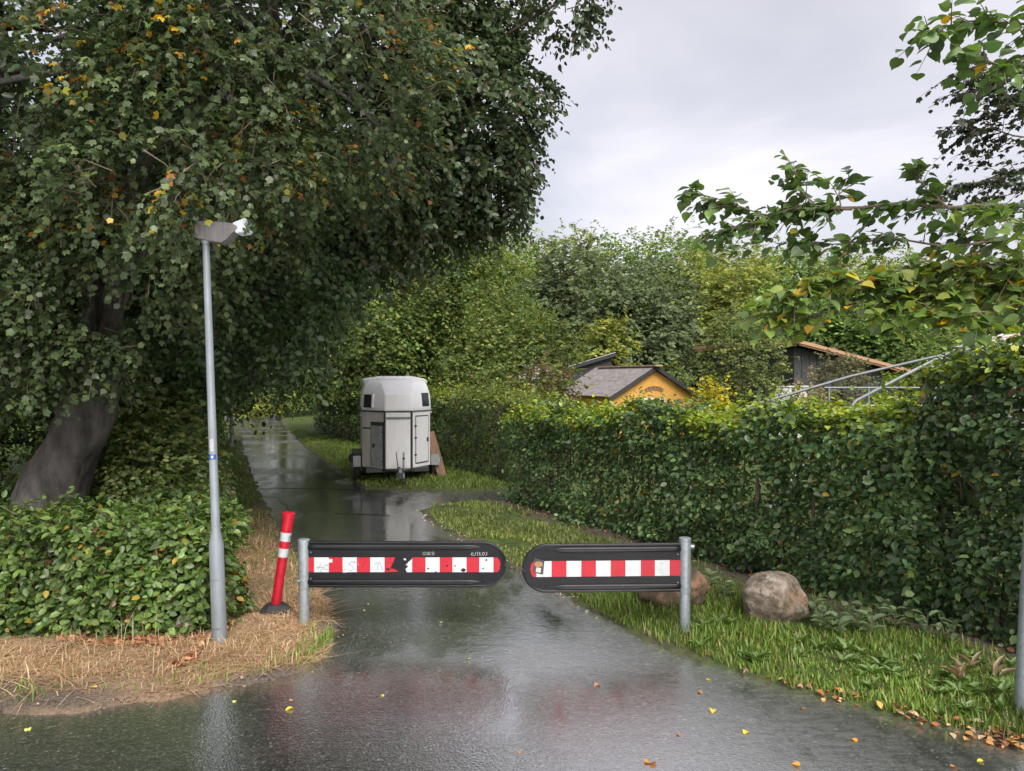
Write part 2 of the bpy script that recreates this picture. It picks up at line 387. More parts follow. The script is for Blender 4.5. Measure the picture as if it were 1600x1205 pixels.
def ground_z(XY):
    XY = np.atleast_2d(np.asarray(XY, float))[:, :2]
    s = sdf(XY); p3 = np.c_[XY, np.zeros(len(XY))]
    s = s + .035 * sn(p3, 3.1, 5) + .02 * sn(p3, 9.0, 6) + .012 * sn(p3, 23.0, 8)
    up = np.clip(s / .45, 0, 1); up = up * up * (3 - 2 * up)
    z = np.where(s > 0, .006 + .02 * np.clip(s / .04, 0, 1) + .05 * up + .012 * sn(p3, 2.2, 7) * up, -.02 + .3 * np.maximum(s, -.3))
    return z
def gz(x, y): return float(ground_z([[x, y]])[0])
def axis(parts):
    out = []
    for a, b, st in parts: out.append(np.arange(a, b, st))
    return np.concatenate(out)
gx = np.concatenate([-np.geomspace(400, 18, 26)[:-1], axis([(-18, -9, .16), (-9, 6.5, .09), (6.5, 16, .5)]), np.geomspace(16, 400, 22)])
gy = np.concatenate([[-60, -20, -8, 0], axis([(1.5, 3.6, .3), (3.6, 13, .075), (13, 24, .13), (24, 50, .4)]), np.geomspace(50, 700, 24)])
def grid(name, xs, ys, zf, mat, attr=None):
    X, Y = np.meshgrid(xs, ys); XY = np.c_[X.ravel(), Y.ravel()]
    V = np.c_[XY, zf(XY)]; nx = len(xs)
    i = (np.arange(len(ys) - 1)[:, None] * nx + np.arange(nx - 1)[None]).ravel()
    me = np_mesh(name, V, np.c_[i, i + 1, i + nx + 1, i + nx], smooth=True)
    for k, v in (attr or {}).items():
        a = me.attributes.new(k, 'FLOAT', 'POINT'); a.data.foreach_set('value', np.ascontiguousarray(v(XY), np.float32))
    return tag(link(name, me, None, mat), kind='structure')
def dryness(XY):                    # straw and bare earth on the verge by the lamp post
    left = (XY[:, 0] < -0.3 - .37 * (XY[:, 1] - 7.6)) & (XY[:, 1] < 17)
    p3 = np.c_[XY, np.zeros(len(XY))]
    d = np.where(left, 1.0, 0.0) * np.clip((15 - XY[:, 1]) / 5, 0, 1)
    return np.clip(d * (0.9 + .25 * sn(p3, 1.5, 9)), 0, 1)
def bare(XY):
    p3 = np.c_[XY, np.zeros(len(XY))]; s = sdf(XY)
    near = np.clip(1 - np.abs(s - .05) / .22, 0, 1) * (.6 + .5 * sn(p3, 2.0, 21))
    q = np.exp(-(((XY[:, 0] + 4.6) / 1.7) ** 2 + ((XY[:, 1] - 5.95) / .28) ** 2)) * 1.2
    hedge = np.clip(1.2 - hedge_dist(XY) / .5, 0, 1)
    return np.clip(near + q + hedge, 0, 1)
HF = np.array([(-.1, 15.0), (4.05, 7.5), (5.7, 4.4)])          # foot of the tall clipped hedge
def hedge_dist(XY):
    d = np.full(len(XY), 1e9)
    for a, b in zip(HF, HF[1:]):
        ab = b - a; t = np.clip(((XY - a) @ ab) / (ab @ ab), 0, 1); d = np.minimum(d, np.linalg.norm(XY - a - t[:, None] * ab, axis=1))
    return d
def mix(N, L, f, a, b):
    m = N.new('ShaderNodeMix'); m.data_type = 'RGBA'
    for s, v in ((0, f), (6, a), (7, b)):
        if hasattr(v, 'is_output'): L.new(v, m.inputs[s])
        elif s == 0: m.inputs[0].default_value = v
        else: m.inputs[s].default_value = (*v, 1)
    return m.outputs[2]
def noise(N, L, vec, scale, detail=5, rough=.6):
    n = N.new('ShaderNodeTexNoise'); n.inputs['Scale'].default_value = scale; n.inputs['Detail'].default_value = detail; n.inputs['Roughness'].default_value = rough
    L.new(vec, n.inputs['Vector']); return n.outputs['Fac']
def ramp(N, L, f, stops):
    r = N.new('ShaderNodeValToRGB'); el = r.color_ramp.elements
    while len(el) < len(stops): el.new(.5)
    for e_, (p, c) in zip(el, stops): e_.position = p; e_.color = (*c, 1) if len(c) == 3 else c
    L.new(f, r.inputs[0]); return r.outputs[0]
def ground_mat():
    m = bpy.data.materials.new('ground_soil_and_turf'); t, N, L, b = nodes_of(m)
    v = N.new('ShaderNodeTexCoord').outputs['Object']
    a1 = N.new('ShaderNodeAttribute'); a1.attribute_name = 'dry'
    a2 = N.new('ShaderNodeAttribute'); a2.attribute_name = 'bare'
    turf = ramp(N, L, noise(N, L, v, 9), [(.3, (.03, .045, .012)), (.7, (.085, .125, .028))])
    straw = ramp(N, L, noise(N, L, v, 30), [(.3, (.13, .085, .05)), (.55, (.30, .20, .12)), (.75, (.42, .32, .2))])
    soil = ramp(N, L, noise(N, L, v, 45, 8), [(.3, (.05, .04, .033)), (.6, (.13, .105, .085)), (.8, (.24, .2, .17))])
    c = mix(N, L, mix(N, L, a1.outputs['Fac'], turf, straw) and a1.outputs['Fac'], turf, straw)
    c = mix(N, L, a2.outputs['Fac'], c, soil)
    L.new(c, b.inputs['Base Color']); b.inputs['Roughness'].default_value = .9; b.inputs['Specular IOR Level'].default_value = .25
    bp = N.new('ShaderNodeBump'); bp.inputs['Strength'].default_value = .7; bp.inputs['Distance'].default_value = .03
    L.new(noise(N, L, v, 60, 8), bp.inputs['Height']); L.new(bp.outputs[0], b.inputs['Normal'])
    return m
def asphalt_mat():
    m = bpy.data.materials.new('wet_asphalt'); t, N, L, b = nodes_of(m)
    v = N.new('ShaderNodeTexCoord').outputs['Object']
    aw = N.new('ShaderNodeAttribute'); aw.attribute_name = 'wet'
    vor = N.new('ShaderNodeTexVoronoi'); vor.inputs['Scale'].default_value = 62; L.new(v, vor.inputs['Vector'])
    stone = ramp(N, L, vor.outputs['Color'], [(.3, (.018, .018, .019)), (.6, (.045, .045, .045)), (.86, (.13, .135, .125)), (.97, (.42, .42, .40))])
    tar = ramp(N, L, noise(N, L, v, 2.2, 6), [(.3, (.026, .027, .026)), (.7, (.058, .060, .057))])
    c = mix(N, L, .5, tar, stone)
    L.new(c, b.inputs['Base Color'])
    # water film: puddles are smooth, the rest shows the stones
    mpn = N.new('ShaderNodeMapping'); mpn.inputs['Rotation'].default_value = (0, 0, .36); mpn.inputs['Scale'].default_value = (1.6, .55, 1); L.new(v, mpn.inputs[0])
    pn = noise(N, L, mpn.outputs[0], 1.3, 6, .62)
    sub = N.new('ShaderNodeMath'); sub.operation = 'ADD'; L.new(pn, sub.inputs[0]); L.new(aw.outputs['Fac'], sub.inputs[1])
    pud = ramp(N, L, sub.outputs[0], [(.66, (0, 0, 0)), (.86, (1, 1, 1))])
    rr = N.new('ShaderNodeMapRange'); rr.inputs['To Min'].default_value = .21; rr.inputs['To Max'].default_value = .06; L.new(pud, rr.inputs[0])
    # thin streaks where the film breaks up
    mp3 = N.new('ShaderNodeMapping'); mp3.inputs['Rotation'].default_value = (0, 0, .1); mp3.inputs['Scale'].default_value = (2.5, 9, 1); L.new(v, mp3.inputs[0])
    st_ = N.new('ShaderNodeMapRange'); st_.inputs['From Min'].default_value = .35; st_.inputs['From Max'].default_value = .65; st_.inputs['To Min'].default_value = .72; st_.inputs['To Max'].default_value = 1.35
    L.new(noise(N, L, mp3.outputs[0], 2.4, 8, .7), st_.inputs[0])
    ac = N.new('ShaderNodeAttribute'); ac.attribute_name = 'coarse'
    inv = N.new('ShaderNodeMath'); inv.operation = 'SUBTRACT'; inv.inputs[0].default_value = 1.0; L.new(pud, inv.inputs[1])
    m4 = N.new('ShaderNodeMath'); m4.operation = 'MULTIPLY'; L.new(ac.outputs['Fac'], m4.inputs[0]); L.new(inv.outputs[0], m4.inputs[1])
    ma = N.new('ShaderNodeMath'); ma.operation = 'MULTIPLY_ADD'; ma.inputs[1].default_value = .05; L.new(m4.outputs[0], ma.inputs[0]); L.new(rr.outputs[0], ma.inputs[2])
    mm = N.new('ShaderNodeMath'); mm.operation = 'MULTIPLY'; L.new(ma.outputs[0], mm.inputs[0]); L.new(st_.outputs[0], mm.inputs[1])
    L.new(mm.outputs[0], b.inputs['Roughness'])
    ir = N.new('ShaderNodeMapRange'); ir.inputs['To Min'].default_value = 6.5; ir.inputs['To Max'].default_value = 3.8; L.new(pud, ir.inputs[0])
    L.new(ir.outputs[0], b.inputs['IOR'])
    bs = N.new('ShaderNodeMapRange'); bs.inputs['To Min'].default_value = .24; bs.inputs['To Max'].default_value = .05; L.new(pud, bs.inputs[0])
    bp = N.new('ShaderNodeBump'); bp.inputs['Distance'].default_value = .006; L.new(bs.outputs[0], bp.inputs['Strength'])
    L.new(vor.outputs['Distance'], bp.inputs['Height'])
    bp2 = N.new('ShaderNodeBump'); bp2.inputs['Distance'].default_value = .02; bp2.inputs['Strength'].default_value = .10
    L.new(noise(N, L, v, 7, 4), bp2.inputs['Height']); L.new(bp.outputs[0], bp2.inputs['Normal'])
    L.new(bp2.outputs[0], b.inputs['Normal'])
    return m
def wetness(XY):
    p3 = np.c_[XY, np.zeros(len(XY))]
    ax = -.35 - .385 * (XY[:, 1] - 7.6)            # middle of the path
    mid = np.exp(-((XY[:, 0] - ax + .35) / 1.15) ** 2)
    fore = np.clip((XY[:, 0] + 2.8) / 2.6, 0, 1)
    k = np.clip((XY[:, 1] - 6.0) / 1.6, 0, 1); k = k * k * (3 - 2 * k)
    far = np.clip((XY[:, 1] - 12) / 3, 0, 1)
    band = sn(np.c_[XY[:, 0] * .25 + 3, XY[:, 1] * 1.0, np.zeros(len(XY))], 1.1, 33)
    wv = k * (.12 + .42 * mid * (1 - .35 * far) + far * .16 * band) + (1 - k) * (.10 * fore + .03)
    rough = np.exp(-(((XY[:, 0] - .75) / .9) ** 2 + ((XY[:, 1] - 6.9) / .45) ** 2))
    return wv - .22 * rough + .05 * sn(p3, .9, 31)
def coarse(XY):                     # open textured tarmac towards the right, closed and oily towards the left
    p3 = np.c_[XY, np.zeros(len(XY))]
    return np.clip((XY[:, 0] + 1.6 + .3 * sn(p3, .8, 35)) / 2.2, 0, 1) * np.clip((9.5 - XY[:, 1]) / 2, 0, 1) * (.85 + .3 * sn(p3, 1.7, 36)) + .55 * np.clip((XY[:, 1] - 13) / 3, 0, 1)
flat = lambda XY: np.zeros(len(XY))
grid('ground', gx, gy, ground_z, ground_mat(), {'dry': dryness, 'bare': bare})
asx = np.concatenate([[-30, -22], axis([(-17, -7, .4), (-7, 5.2, .12)]), [6, 8, 12, 20, 30]])
asy = np.concatenate([[-8, -3, 0, 2], axis([(3, 12, .12), (12, 50, .4)])])
path_o = grid('asphalt_path', asx, asy, flat, asphalt_mat(), {'wet': wetness, 'coarse': coarse})
# tarred joints and the edge of an old patch in the path
def joint(pix, wd):
    P = np.array([G(*p)[:2] for p in pix]); t = np.linspace(0, len(P) - 1, 40)
    Q = np.c_[np.interp(t, range(len(P)), P[:, 0]), np.interp(t, range(len(P)), P[:, 1])]
    q3 = np.c_[Q, np.zeros(len(Q))]
    Q = Q + .03 * np.c_[sn(q3, 4, 41), sn(q3, 4, 42)]
    tn = norm(np.gradient(Q, axis=0)); nn = np.c_[-tn[:, 1], tn[:, 0]] * (wd * (1 + .4 * sn(q3, 3, 43)))[:, None]
    V = np.concatenate([np.c_[Q + nn, np.full(len(Q), .004)], np.c_[Q - nn, np.full(len(Q), .004)]])
    k = len(Q); F = [(i, i + k, i + k + 1, i + 1) for i in range(k - 1)]
    return link('tar_joint', np_mesh('tar_joint', V, np.array(F)), path_o, M['tar'])
M['tar'] = pm('tar_joint_wet', (.012, .012, .013), .25, var=.4, scale=12)
joint([(404, 764), (470, 763), (540, 765), (600, 769)], .035)
joint([(520, 803), (570, 804), (607, 806)], .03)
joint([(404, 776), (432, 777), (447, 789), (456, 804)], .02)

# ------------------------------------------------------------------ plants
def tree(name, label, base, trunk, ells, ntwig, nleaf, tl, ls, pal, tmpl, mat, seed, group=None, droop=.25, gap=-.55, gf=1., lump=.16, lf=1.2, bark=None, single=0, lo=.72,
         limbs=True, out_of_view=.3, extra=None, trunk_seg=12, up=.55, leafname='leaf', ow=.55, twigs=0):
    g = np.random.default_rng(seed); bark = bark or M['bark_dark']
    t = thing(name, label, 'tree', base, 0, group); b = np.array(base, float)
    tp = np.array([p[:3] for p in trunk], float); tr = [p[3] for p in trunk]
    kk = np.linspace(0, len(tp) - 1, 8 * len(tp) if trunk_seg > 16 else len(tp)); ii = range(len(tp))
    tq = np.stack([np.interp(kk, ii, tp[:, a]) for a in range(3)], 1); rq = np.interp(kk, ii, tr)
    if trunk_seg > 16:
        for _ in range(4): tq[1:-1] = (tq[:-2] + 2 * tq[1:-1] + tq[2:]) / 4; rq[1:-1] = (rq[:-2] + 2 * rq[1:-1] + rq[2:]) / 4
    V, F = tube_geo(tq - b, rq, trunk_seg, True, .07, seed)
    if trunk_seg > 16:
        ax_ = np.repeat(tq - b, trunk_seg, 0); rad = V[:len(ax_)] - ax_
        V[:len(ax_)] = ax_ + rad * (1 + .07 * sn(V[:len(ax_)] * [1, 1, .35], 4.5, seed + 20) + .035 * sn(V[:len(ax_)] * [1, 1, .6], 12, seed + 21))[:, None]
    link('trunk', np_mesh('trunk', V, F, smooth=True), t, bark)
    P, out = shell(ells, ntwig, g, lo=lo, seed=seed, gap=gap, gf=gf, lump=lump, lf=lf, out_of_view=out_of_view)
    if limbs:
        top = tp[-1]; lst = []
        for k, el in enumerate(ells):
            c = np.array(el[:3]); r = np.array(el[3:])
            s0 = tp[-1 - (k % 2)]
            small = r.min() < 1.1 and len(ells) > 5
            f_ = .3 if small else 1.0
            lst.append(tube_geo(np.array([s0, (s0 * .5 + c * .5) + g.normal(size=3) * .15 * r, c]) - b, [tr[-1] * .75 * f_, tr[-1] * .5 * f_, tr[-1] * .3 * f_], 7))
            for j in range(0 if small else 7):
                u = norm(g.normal(size=3) + np.array([0, -.5, .2])); e1 = c + u * r * .92
                lst.append(tube_geo(np.array([c, c + u * r * .5 + g.normal(size=3) * .08 * r, e1]) - b, [tr[-1] * .3, tr[-1] * .18, tr[-1] * .05], 5))
        V, F = tubes_join(lst); o = link('limbs', np_mesh('limbs', V, F, smooth=True), t, bark)
    D = out * .8 + g.normal(size=P.shape) * .55
    LP, LD, LN, LS = sprays(P, D, tl * g.uniform(.6, 1.3, len(P)), nleaf, g, ls, droop=droop, outw=out, up=up, ow=ow)
    vis = np.where(in_view(P, 20))[0]
    if twigs and len(vis):
        sel = g.choice(vis, min(twigs, len(vis)), replace=False); lst = []
        for i_ in sel:
            q_ = LP[i_ * nleaf:(i_ + 1) * nleaf]; back = P[i_] - norm(D[i_]) * tl * .8 + np.array([0, 0, -.05])
            lst.append(tube_geo(np.array([back, P[i_], q_[nleaf // 2], q_[-1]]) - b, [.011 * ls / .1, .007 * ls / .1, .004 * ls / .1, .002], 3, cap=False))
        V, F = tubes_join(lst); link('twigs', np_mesh('twigs', V, F), t, M['twig'])['kind'] = 'stuff'
    C = pick(pal, len(LP), g)
    # whole sprays share a tone, and neighbouring branches drift in tone
    tone = np.repeat(1 + .22 * g.normal(size=len(P)).clip(-1.5, 1.5), nleaf) * (1 + .18 * sn(LP, .8, seed + 9))
    C = C * tone[:, None]
    if extra is not None: C, LP, LD, LN, LS = extra(g, C, LP, LD, LN, LS, nleaf)
    leaves(t, LP, LD, LN, LS, C, tmpl, mat, single=single, seed=seed, name=leafname, mass='crown')
    return t
def shrub(name, label, base, ells, ntwig, nleaf, tl, ls, pal, tmpl, mat, seed, cat='shrub', group=None, droop=.15, gap=-.7, lump=.2, lf=1.6, single=0, lo=.6, up=.5, stems=5, gf=1.5, extra=None):
    g = np.random.default_rng(seed)
    t = thing(name, label, cat, base, 0, group); b = np.array(base, float)
    lst = []
    for k in range(stems):
        el = ells[k % len(ells)]; c = np.array(el[:3]); r = np.array(el[3:])
        u = norm(g.normal(size=3) + np.array([0, 0, .8])); e1 = c + u * r * .85
        s0 = b + np.array([g.uniform(-.15, .15), g.uniform(-.1, .1), -.03])
        lst.append(tube_geo(np.array([s0, s0 * .5 + e1 * .5 + g.normal(size=3) * .06 * r, e1]) - b, [.03, .02, .006], 5))
    V, F = tubes_join(lst); link('stem', np_mesh('stem', V, F, smooth=True), t, M['twig'])
    P, out = shell(ells, ntwig, g, lo=lo, seed=seed, gap=gap, lump=lump, lf=lf, gf=gf)
    ok = P[:, 2] > .04; P, out = P[ok], out[ok]
    D = out + g.normal(size=P.shape) * .5 + np.array([0, 0, .25])
    LP, LD, LN, LS = sprays(P, D, tl * g.uniform(.6, 1.3, len(P)), nleaf, g, ls, droop=droop, outw=out, up=up)
    C = pick(pal, len(LP), g) * np.repeat(1 + .18 * g.normal(size=len(P)).clip(-1.5, 1.5), nleaf)[:, None]
    if extra is not None: C = extra(g, C, LP)
    leaves(t, LP, LD, LN, LS, C, tmpl, mat, single=single, seed=seed)
    return t
GD = [(0.038, 0.075, 0.032, 3), (0.052, 0.099, 0.038, 3), (0.070, 0.119, 0.038, 2), (0.043, 0.065, 0.029, 1)]           # deep green
GM = [(0.070, 0.119, 0.039, 3), (0.098, 0.157, 0.042, 3), (0.140, 0.203, 0.050, 1.5), (0.056, 0.084, 0.034, 1)]            # mid green
GO = [(0.143, 0.182, 0.055, 3), (0.195, 0.234, 0.065, 2.5), (0.098, 0.130, 0.044, 2), (0.260, 0.280, 0.085, 1)]           # olive, lighter
GY = [(0.204, 0.240, 0.054, 3), (0.276, 0.288, 0.066, 2), (0.144, 0.186, 0.048, 2)]                                    # yellow green
GG = [(0.115, 0.155, 0.074, 3), (0.149, 0.189, 0.088, 2), (0.081, 0.115, 0.057, 2)]                                 # grey green
FRESH = [(.24, .34, .035, 3), (.34, .40, .045, 2), (.15, .24, .035, 2)]

# --- clipped hedges
def hedge(name, label, foot, height, thick, n, ls, pal, seed, single=0, tmpl=T_OV, back=False, sparse=None, top_pal=None, nstem=30, fuzz=.16, mat=None, both=True, top_fuzz=.12, yellow=.012, hg=.95):
    g = np.random.default_rng(seed); foot = np.array(foot, float)
    t = thing(name, label, 'hedge', (*foot[0], 0.0)); b = np.array(t.location)
    seg = np.diff(foot, axis=0); ln = np.linalg.norm(seg, axis=1); cum = np.r_[0, np.cumsum(ln)]; Lt = cum[-1]
    def frame(u):
        i = np.clip(np.searchsorted(cum, u, side='right') - 1, 0, len(ln) - 1)
        d = seg[i] / ln[i][:, None]; p = foot[i] + d * (u - cum[i])[:, None]
        o = np.c_[-d[:, 1], d[:, 0]] * (-1 if not back else 1)
        return p, d, o, u / Lt
    hf = height if callable(height) else (lambda u: np.full(len(u), height))
    # front face, top, ends and (thinner) rear face
    nf = int(n * .54); ntp = int(n * .25); ne = int(n * .06); nb = n - nf - ntp - ne
    U = np.concatenate([g.uniform(0, Lt, nf), g.uniform(0, Lt, ntp), np.where(g.random(ne) < .5, 0, Lt), g.uniform(0, Lt, nb)])
    p, d, o, uf = frame(np.clip(U, 1e-6, Lt - 1e-6)); h = hf(uf); m = len(U)
    kind = np.concatenate([np.zeros(nf), np.ones(ntp), np.full(ne, 2), np.full(nb, 3)])
    dep = np.where(kind == 0, np.abs(g.normal(0, .17, m)), np.where(kind == 3, thick - np.abs(g.normal(0, .15, m)), g.uniform(0, thick, m)))
    zz = np.where(kind == 1, h - np.abs(g.normal(0, .10, m)), g.uniform(0.02, 1, m) ** .92 * h)
    X = np.c_[p - o * dep[:, None], zz]
    nz = sn(X, 2.3, seed + 1) * .6 + sn(X, 5.5, seed + 2) * .4
    outv = np.where((kind == 0)[:, None], np.c_[o, np.zeros(m)], np.where((kind == 3)[:, None], np.c_[-o, np.zeros(m)], np.array([[0, 0, 1.]])))
    e_ = kind == 2; outv[e_] = np.c_[d * np.where(U < Lt / 2, -1, 1)[:, None], np.zeros(m)][e_]
    X = X + outv * (nz * np.where(kind == 1, top_fuzz, fuzz))[:, None] + outv * np.abs(g.normal(0, .05, m))[:, None]
    # new shoots standing out of the top
    sh = (kind == 1) & (g.random(m) < .18); X[sh, 2] += g.random(sh.sum()) * top_fuzz * 1.8
    keep = (nz > -hg - .4 * g.random(m)) & (X[:, 2] > .03)
    if sparse is not None: keep &= g.random(m) < sparse(uf, X[:, 2])
    X, outv, kind, d, U2, nz = X[keep], outv[keep], kind[keep], d[keep], uf[keep], nz[keep]; m = len(X)
    D = outv * .45 + np.c_[d, np.zeros(m)] * g.normal(0, .8, m)[:, None] + np.array([0, 0, -.35]) + g.normal(size=(m, 3)) * .35
    N = outv * .62 + np.array([0, 0, .55]) + g.normal(size=(m, 3)) * .38
    D[kind == 1] = g.normal(size=((kind == 1).sum(), 3)) * [1, 1, .5] + [0, 0, .25]
    S = ls * g.uniform(.55, 1.25, m)
    C = pick(pal, m, g) * (1 + .16 * sn(X, 3.5, seed + 4) + .16 * sn(X, .9, seed + 8))[:, None].clip(.5, 1.7)
    if top_pal:
        hh = hf(U2); tf = np.clip((X[:, 2] - hh + .30) / .30, 0, 1) * (.85 + .4 * sn(X, 1.4, seed + 6))
        sel = g.random(m) < tf; C[sel] = pick(top_pal, sel.sum(), g)
    ye = g.random(m) < yellow; C[ye] = np.array([.34, .24, .035]) * g.uniform(.6, 1.2, (ye.sum(), 1))
    br = g.random(m) < yellow * .6; C[br] = np.array([.16, .085, .04]) * g.uniform(.6, 1.2, (br.sum(), 1))
    leaves(t, X, D, N, S, C, tmpl, mat or M['leaf'], single=single, seed=seed)
    # woody stems inside
    us = np.sort(g.uniform(.05, Lt - .05, nstem)); ps, ds, os_, ufs = frame(us); hs = hf(ufs)
    for k in range(nstem):
        dp = g.uniform(.16, .5); b0 = ps[k] - os_[k] * dp
        top = b0 + ds[k] * g.normal(0, .25) + os_[k] * g.normal(0, .08)
        midp = (b0 + top) / 2 + g.normal(0, .06, 2)
        z0 = min(0., 0) - .03
        pts = np.array([(*b0, z0), (*midp, hs[k] * .45), (*top, hs[k] * .9)]) - b
        r0 = g.uniform(.014, .034)
        tube('stem', pts, [r0, r0 * .75, r0 * .35], M['twig'], t, seg=6, seed=seed + k)
    tw = []
    nt_ = int(nstem * 9); ut = g.uniform(.02, Lt - .02, nt_); pt, dt, ot, uft = frame(ut); ht = hf(uft)
    for k in range(nt_):
        z = g.uniform(.1, .9) * ht[k]; a = np.r_[pt[k] - ot[k] * .38, z]
        c = np.r_[pt[k] - ot[k] * g.uniform(.0, .2) + dt[k] * g.normal(0, .22), z + g.uniform(.05, .4)]
        tw.append(tube_geo(np.array([a, (a + c) / 2 + g.normal(0, .03, 3), c]) - b, [.009, .006, .003], 4, cap=False))
    V, F = tubes_join(tw); o_ = link('twigs', np_mesh('twigs', V, F), t, M['twig']); o_['kind'] = 'stuff'
    return t
HP = [(0.068, 0.134, 0.054, 3), (0.095, 0.172, 0.060, 3), (0.134, 0.220, 0.068, 2), (0.060, 0.101, 0.049, 1.5), (0.184, 0.264, 0.091, 0.7)]
def sp_right(u, z): return np.where(u < .62, np.clip(.16 + .60 * np.abs(z - .75) + .5 * u, 0, 1), 1.0)
hedge('hornbeam_hedge', 'long clipped hornbeam hedge with bare stems showing behind the right barrier', [HF[0], (4.02, 7.55)], lambda u: 1.80 + .30 * u + .05 * np.sin(u * 17), 1.0,
      42000, .084, HP, 101, single=300, tmpl=T_OVM, fuzz=.15, hg=.6, sparse=sp_right, top_pal=FRESH, nstem=46)
hedge('hornbeam_hedge', 'taller dense dark hedge block beside the leaning sign pole', [(4.02, 7.60), (5.75, 4.4)], lambda u: 2.58 + .12 * np.sin(u * 9), 1.0,
      24000, .08, HP + GD, 102, single=200, tmpl=T_OVM, hg=.6, top_pal=GM + FRESH, nstem=18, top_fuzz=.16, fuzz=.12)
hedge('hornbeam_hedge', 'clipped hedge running behind the white horse trailer', [(-8.6, 33.5), (.35, 17.0)], 2.02, 1.2, 30000, .10, GM + [(.035, .06, .025, 2)], 103, tmpl=T_OV2, top_pal=GY + FRESH, nstem=20, fuzz=.2, top_fuzz=.2)
LH = [(0.075, 0.131, 0.030, 3), (0.100, 0.169, 0.037, 3), (0.138, 0.213, 0.050, 2), (0.050, 0.094, 0.027, 1.5)]
hedge('beech_hedge', 'low leafy green hedge behind the dry grass and lamp post', [(-8.2, 7.25), (-2.86, 7.15)], lambda u: 1.10 + .03 * np.sin(u * 21), .9, 25000, .078, LH, 104, single=300, tmpl=T_OVM, hg=.5, top_pal=LH, nstem=26, top_fuzz=.07, fuzz=.10, yellow=.02)
hedge('beech_hedge', 'low hedge following the left edge of the path past the lamp post', [(-3.0, 7.45), (-3.65, 9.7), (-5.45, 14.3), (-8.9, 23.0), (-11.9, 31.0)], lambda u: 1.08 + .25 * np.clip(u * 4, 0, 1), 1.0, 26000, .085, LH + GM, 105, tmpl=T_OV2, single=120, nstem=26, fuzz=.13, top_fuzz=.16, yellow=.03)

# --- the big trees on the left
def autumn(g, C, P, D, N, S, nl):
    k = len(P) // nl; pc = P.reshape(-1, nl, 3)[:, 0]
    m1 = (sn(pc, 1.7, 71) > .25) & (g.random(k) < .24)
    m = np.repeat(m1, nl) & (g.random(len(P)) < .6)
    m |= g.random(len(P)) < .008
    m &= P[:, 2] > 3.7 + .5 * g.random(len(P))
    a = np.array([(.50, .34, .03), (.46, .20, .03), (.26, .27, .035), (.34, .13, .04)])[g.choice(4, m.sum(), p=[.4, .22, .28, .1])]
    C[m] = a * g.uniform(.7, 1.15, (m.sum(), 1)); return C, P, D, N, S
MP = [(0.065, 0.101, 0.041, 3), (0.082, 0.125, 0.047, 3), (0.050, 0.081, 0.034, 2), (0.116, 0.155, 0.052, 1)]
tree('maple_tree', 'big maple with smooth grey leaning trunk and yellowing lobed leaves above the lamp', (-6.05, 9.7, 0),
     [(-6.1, 9.7, -.1, .55), (-6.0, 9.7, .5, .44), (-5.78, 9.65, 1.1, .37), (-5.42, 9.6, 1.8, .33), (-5.2, 9.65, 2.6, .29), (-5.1, 9.8, 4.4, .2)],
     [(-5.2, 9.6, 6.4, 3.3, 3.0, 2.3), (-2.9, 9.6, 6.5, 2.1, 2.5, 2.0), (-7.2, 10.2, 5.2, 2.4, 2.6, 2.0), (-3.6, 8.5, 5.0, 1.5, 1.3, .9), (-6.3, 8.5, 4.1, 2.0, 1.0, 1.35), (-4.3, 8.6, 4.2, 1.3, .9, 1.15), (-3.1, 7.5, 4.53, 1.2, .9, .60), (-5.6, 8.8, 3.25, 1.5, .7, .95), (-5.2, 8.6, 3.75, 1.2, .7, .8), (-5.9, 8.7, 2.95, 1.0, .55, .6), (-5.0, 8.9, 3.0, .7, .5, .6), (-3.4, 7.9, 5.4, 1.2, .8, .7)],
     23500, 7, .29, .071, MP, T_LOBE, M['leaf'], 201, droop=.55, gap=-.42, gf=1.6, lump=.12, lf=2.2, bark=M['bark'], single=300, extra=autumn, trunk_seg=40, up=.8, ow=.32, twigs=1600)
tree('maple_tree', 'shaded maple stem with drooping dark leaves behind the leaning grey trunk', (-7.75, 11.0, 0),
     [(-7.75, 11.0, -.1, .30), (-7.7, 11.0, 1.5, .26), (-7.6, 11.1, 3.2, .22), (-7.4, 11.2, 4.6, .18)],
     [(-6.6, 11.7, 3.6, 2.5, 1.4, 1.5), (-4.4, 11.6, 3.9, 1.9, 1.5, 1.5), (-8.6, 11.2, 3.4, 1.6, 1.4, 1.7), (-4.0, 12.2, 4.9, 1.5, 1.6, 1.5), (-7.0, 10.6, 7.3, 1.9, 1.6, 1.6), (-6.4, 12.0, 8.0, 2.2, 1.2, 1.6)],
     12500, 6, .40, .095, GD + [(.06, .09, .03, 1)], T_OVM, M['leaf'], 202, droop=.6, gap=-.95, lump=.16, lf=1.8, bark=M['bark_dark'], up=.3)
DB = [(0.041, 0.067, 0.029, 3), (0.058, 0.093, 0.038, 3), (0.080, 0.119, 0.043, 1.5), (0.109, 0.087, 0.043, 0.35)]
tree('beech_tree', 'tall dark beech whose overhanging crown stands against the open sky', (-6.6, 14.5, 0),
     [(-6.6, 14.5, -.1, .42), (-6.5, 14.5, 2.5, .36), (-6.0, 14.4, 5.2, .3), (-5.0, 14.2, 8.0, .24)],
     [(-3.5, 14.0, 8.2, 3.5, 3.4, 3.4), (-.95, 13.3, 7.0, 1.5, 1.7, 1.5), (-2.6, 13.0, 6.0, 2.2, 2.0, 1.7), (.95, 12.4, 8.65, .42, .4, .6), (-.40, 13.4, 6.0, .8, 1.0, .85), (-5.4, 14.2, 6.4, 2.6, 2.4, 2.4), (-.9, 13.3, 8.9, 1.1, 1.3, 1.3)],
     18500, 9, .38, .105, DB, T_OVM, M['leaf'], 203, droop=.6, gap=-.8, gf=1.1, lump=.10, lf=1.6, up=.3, twigs=1300)
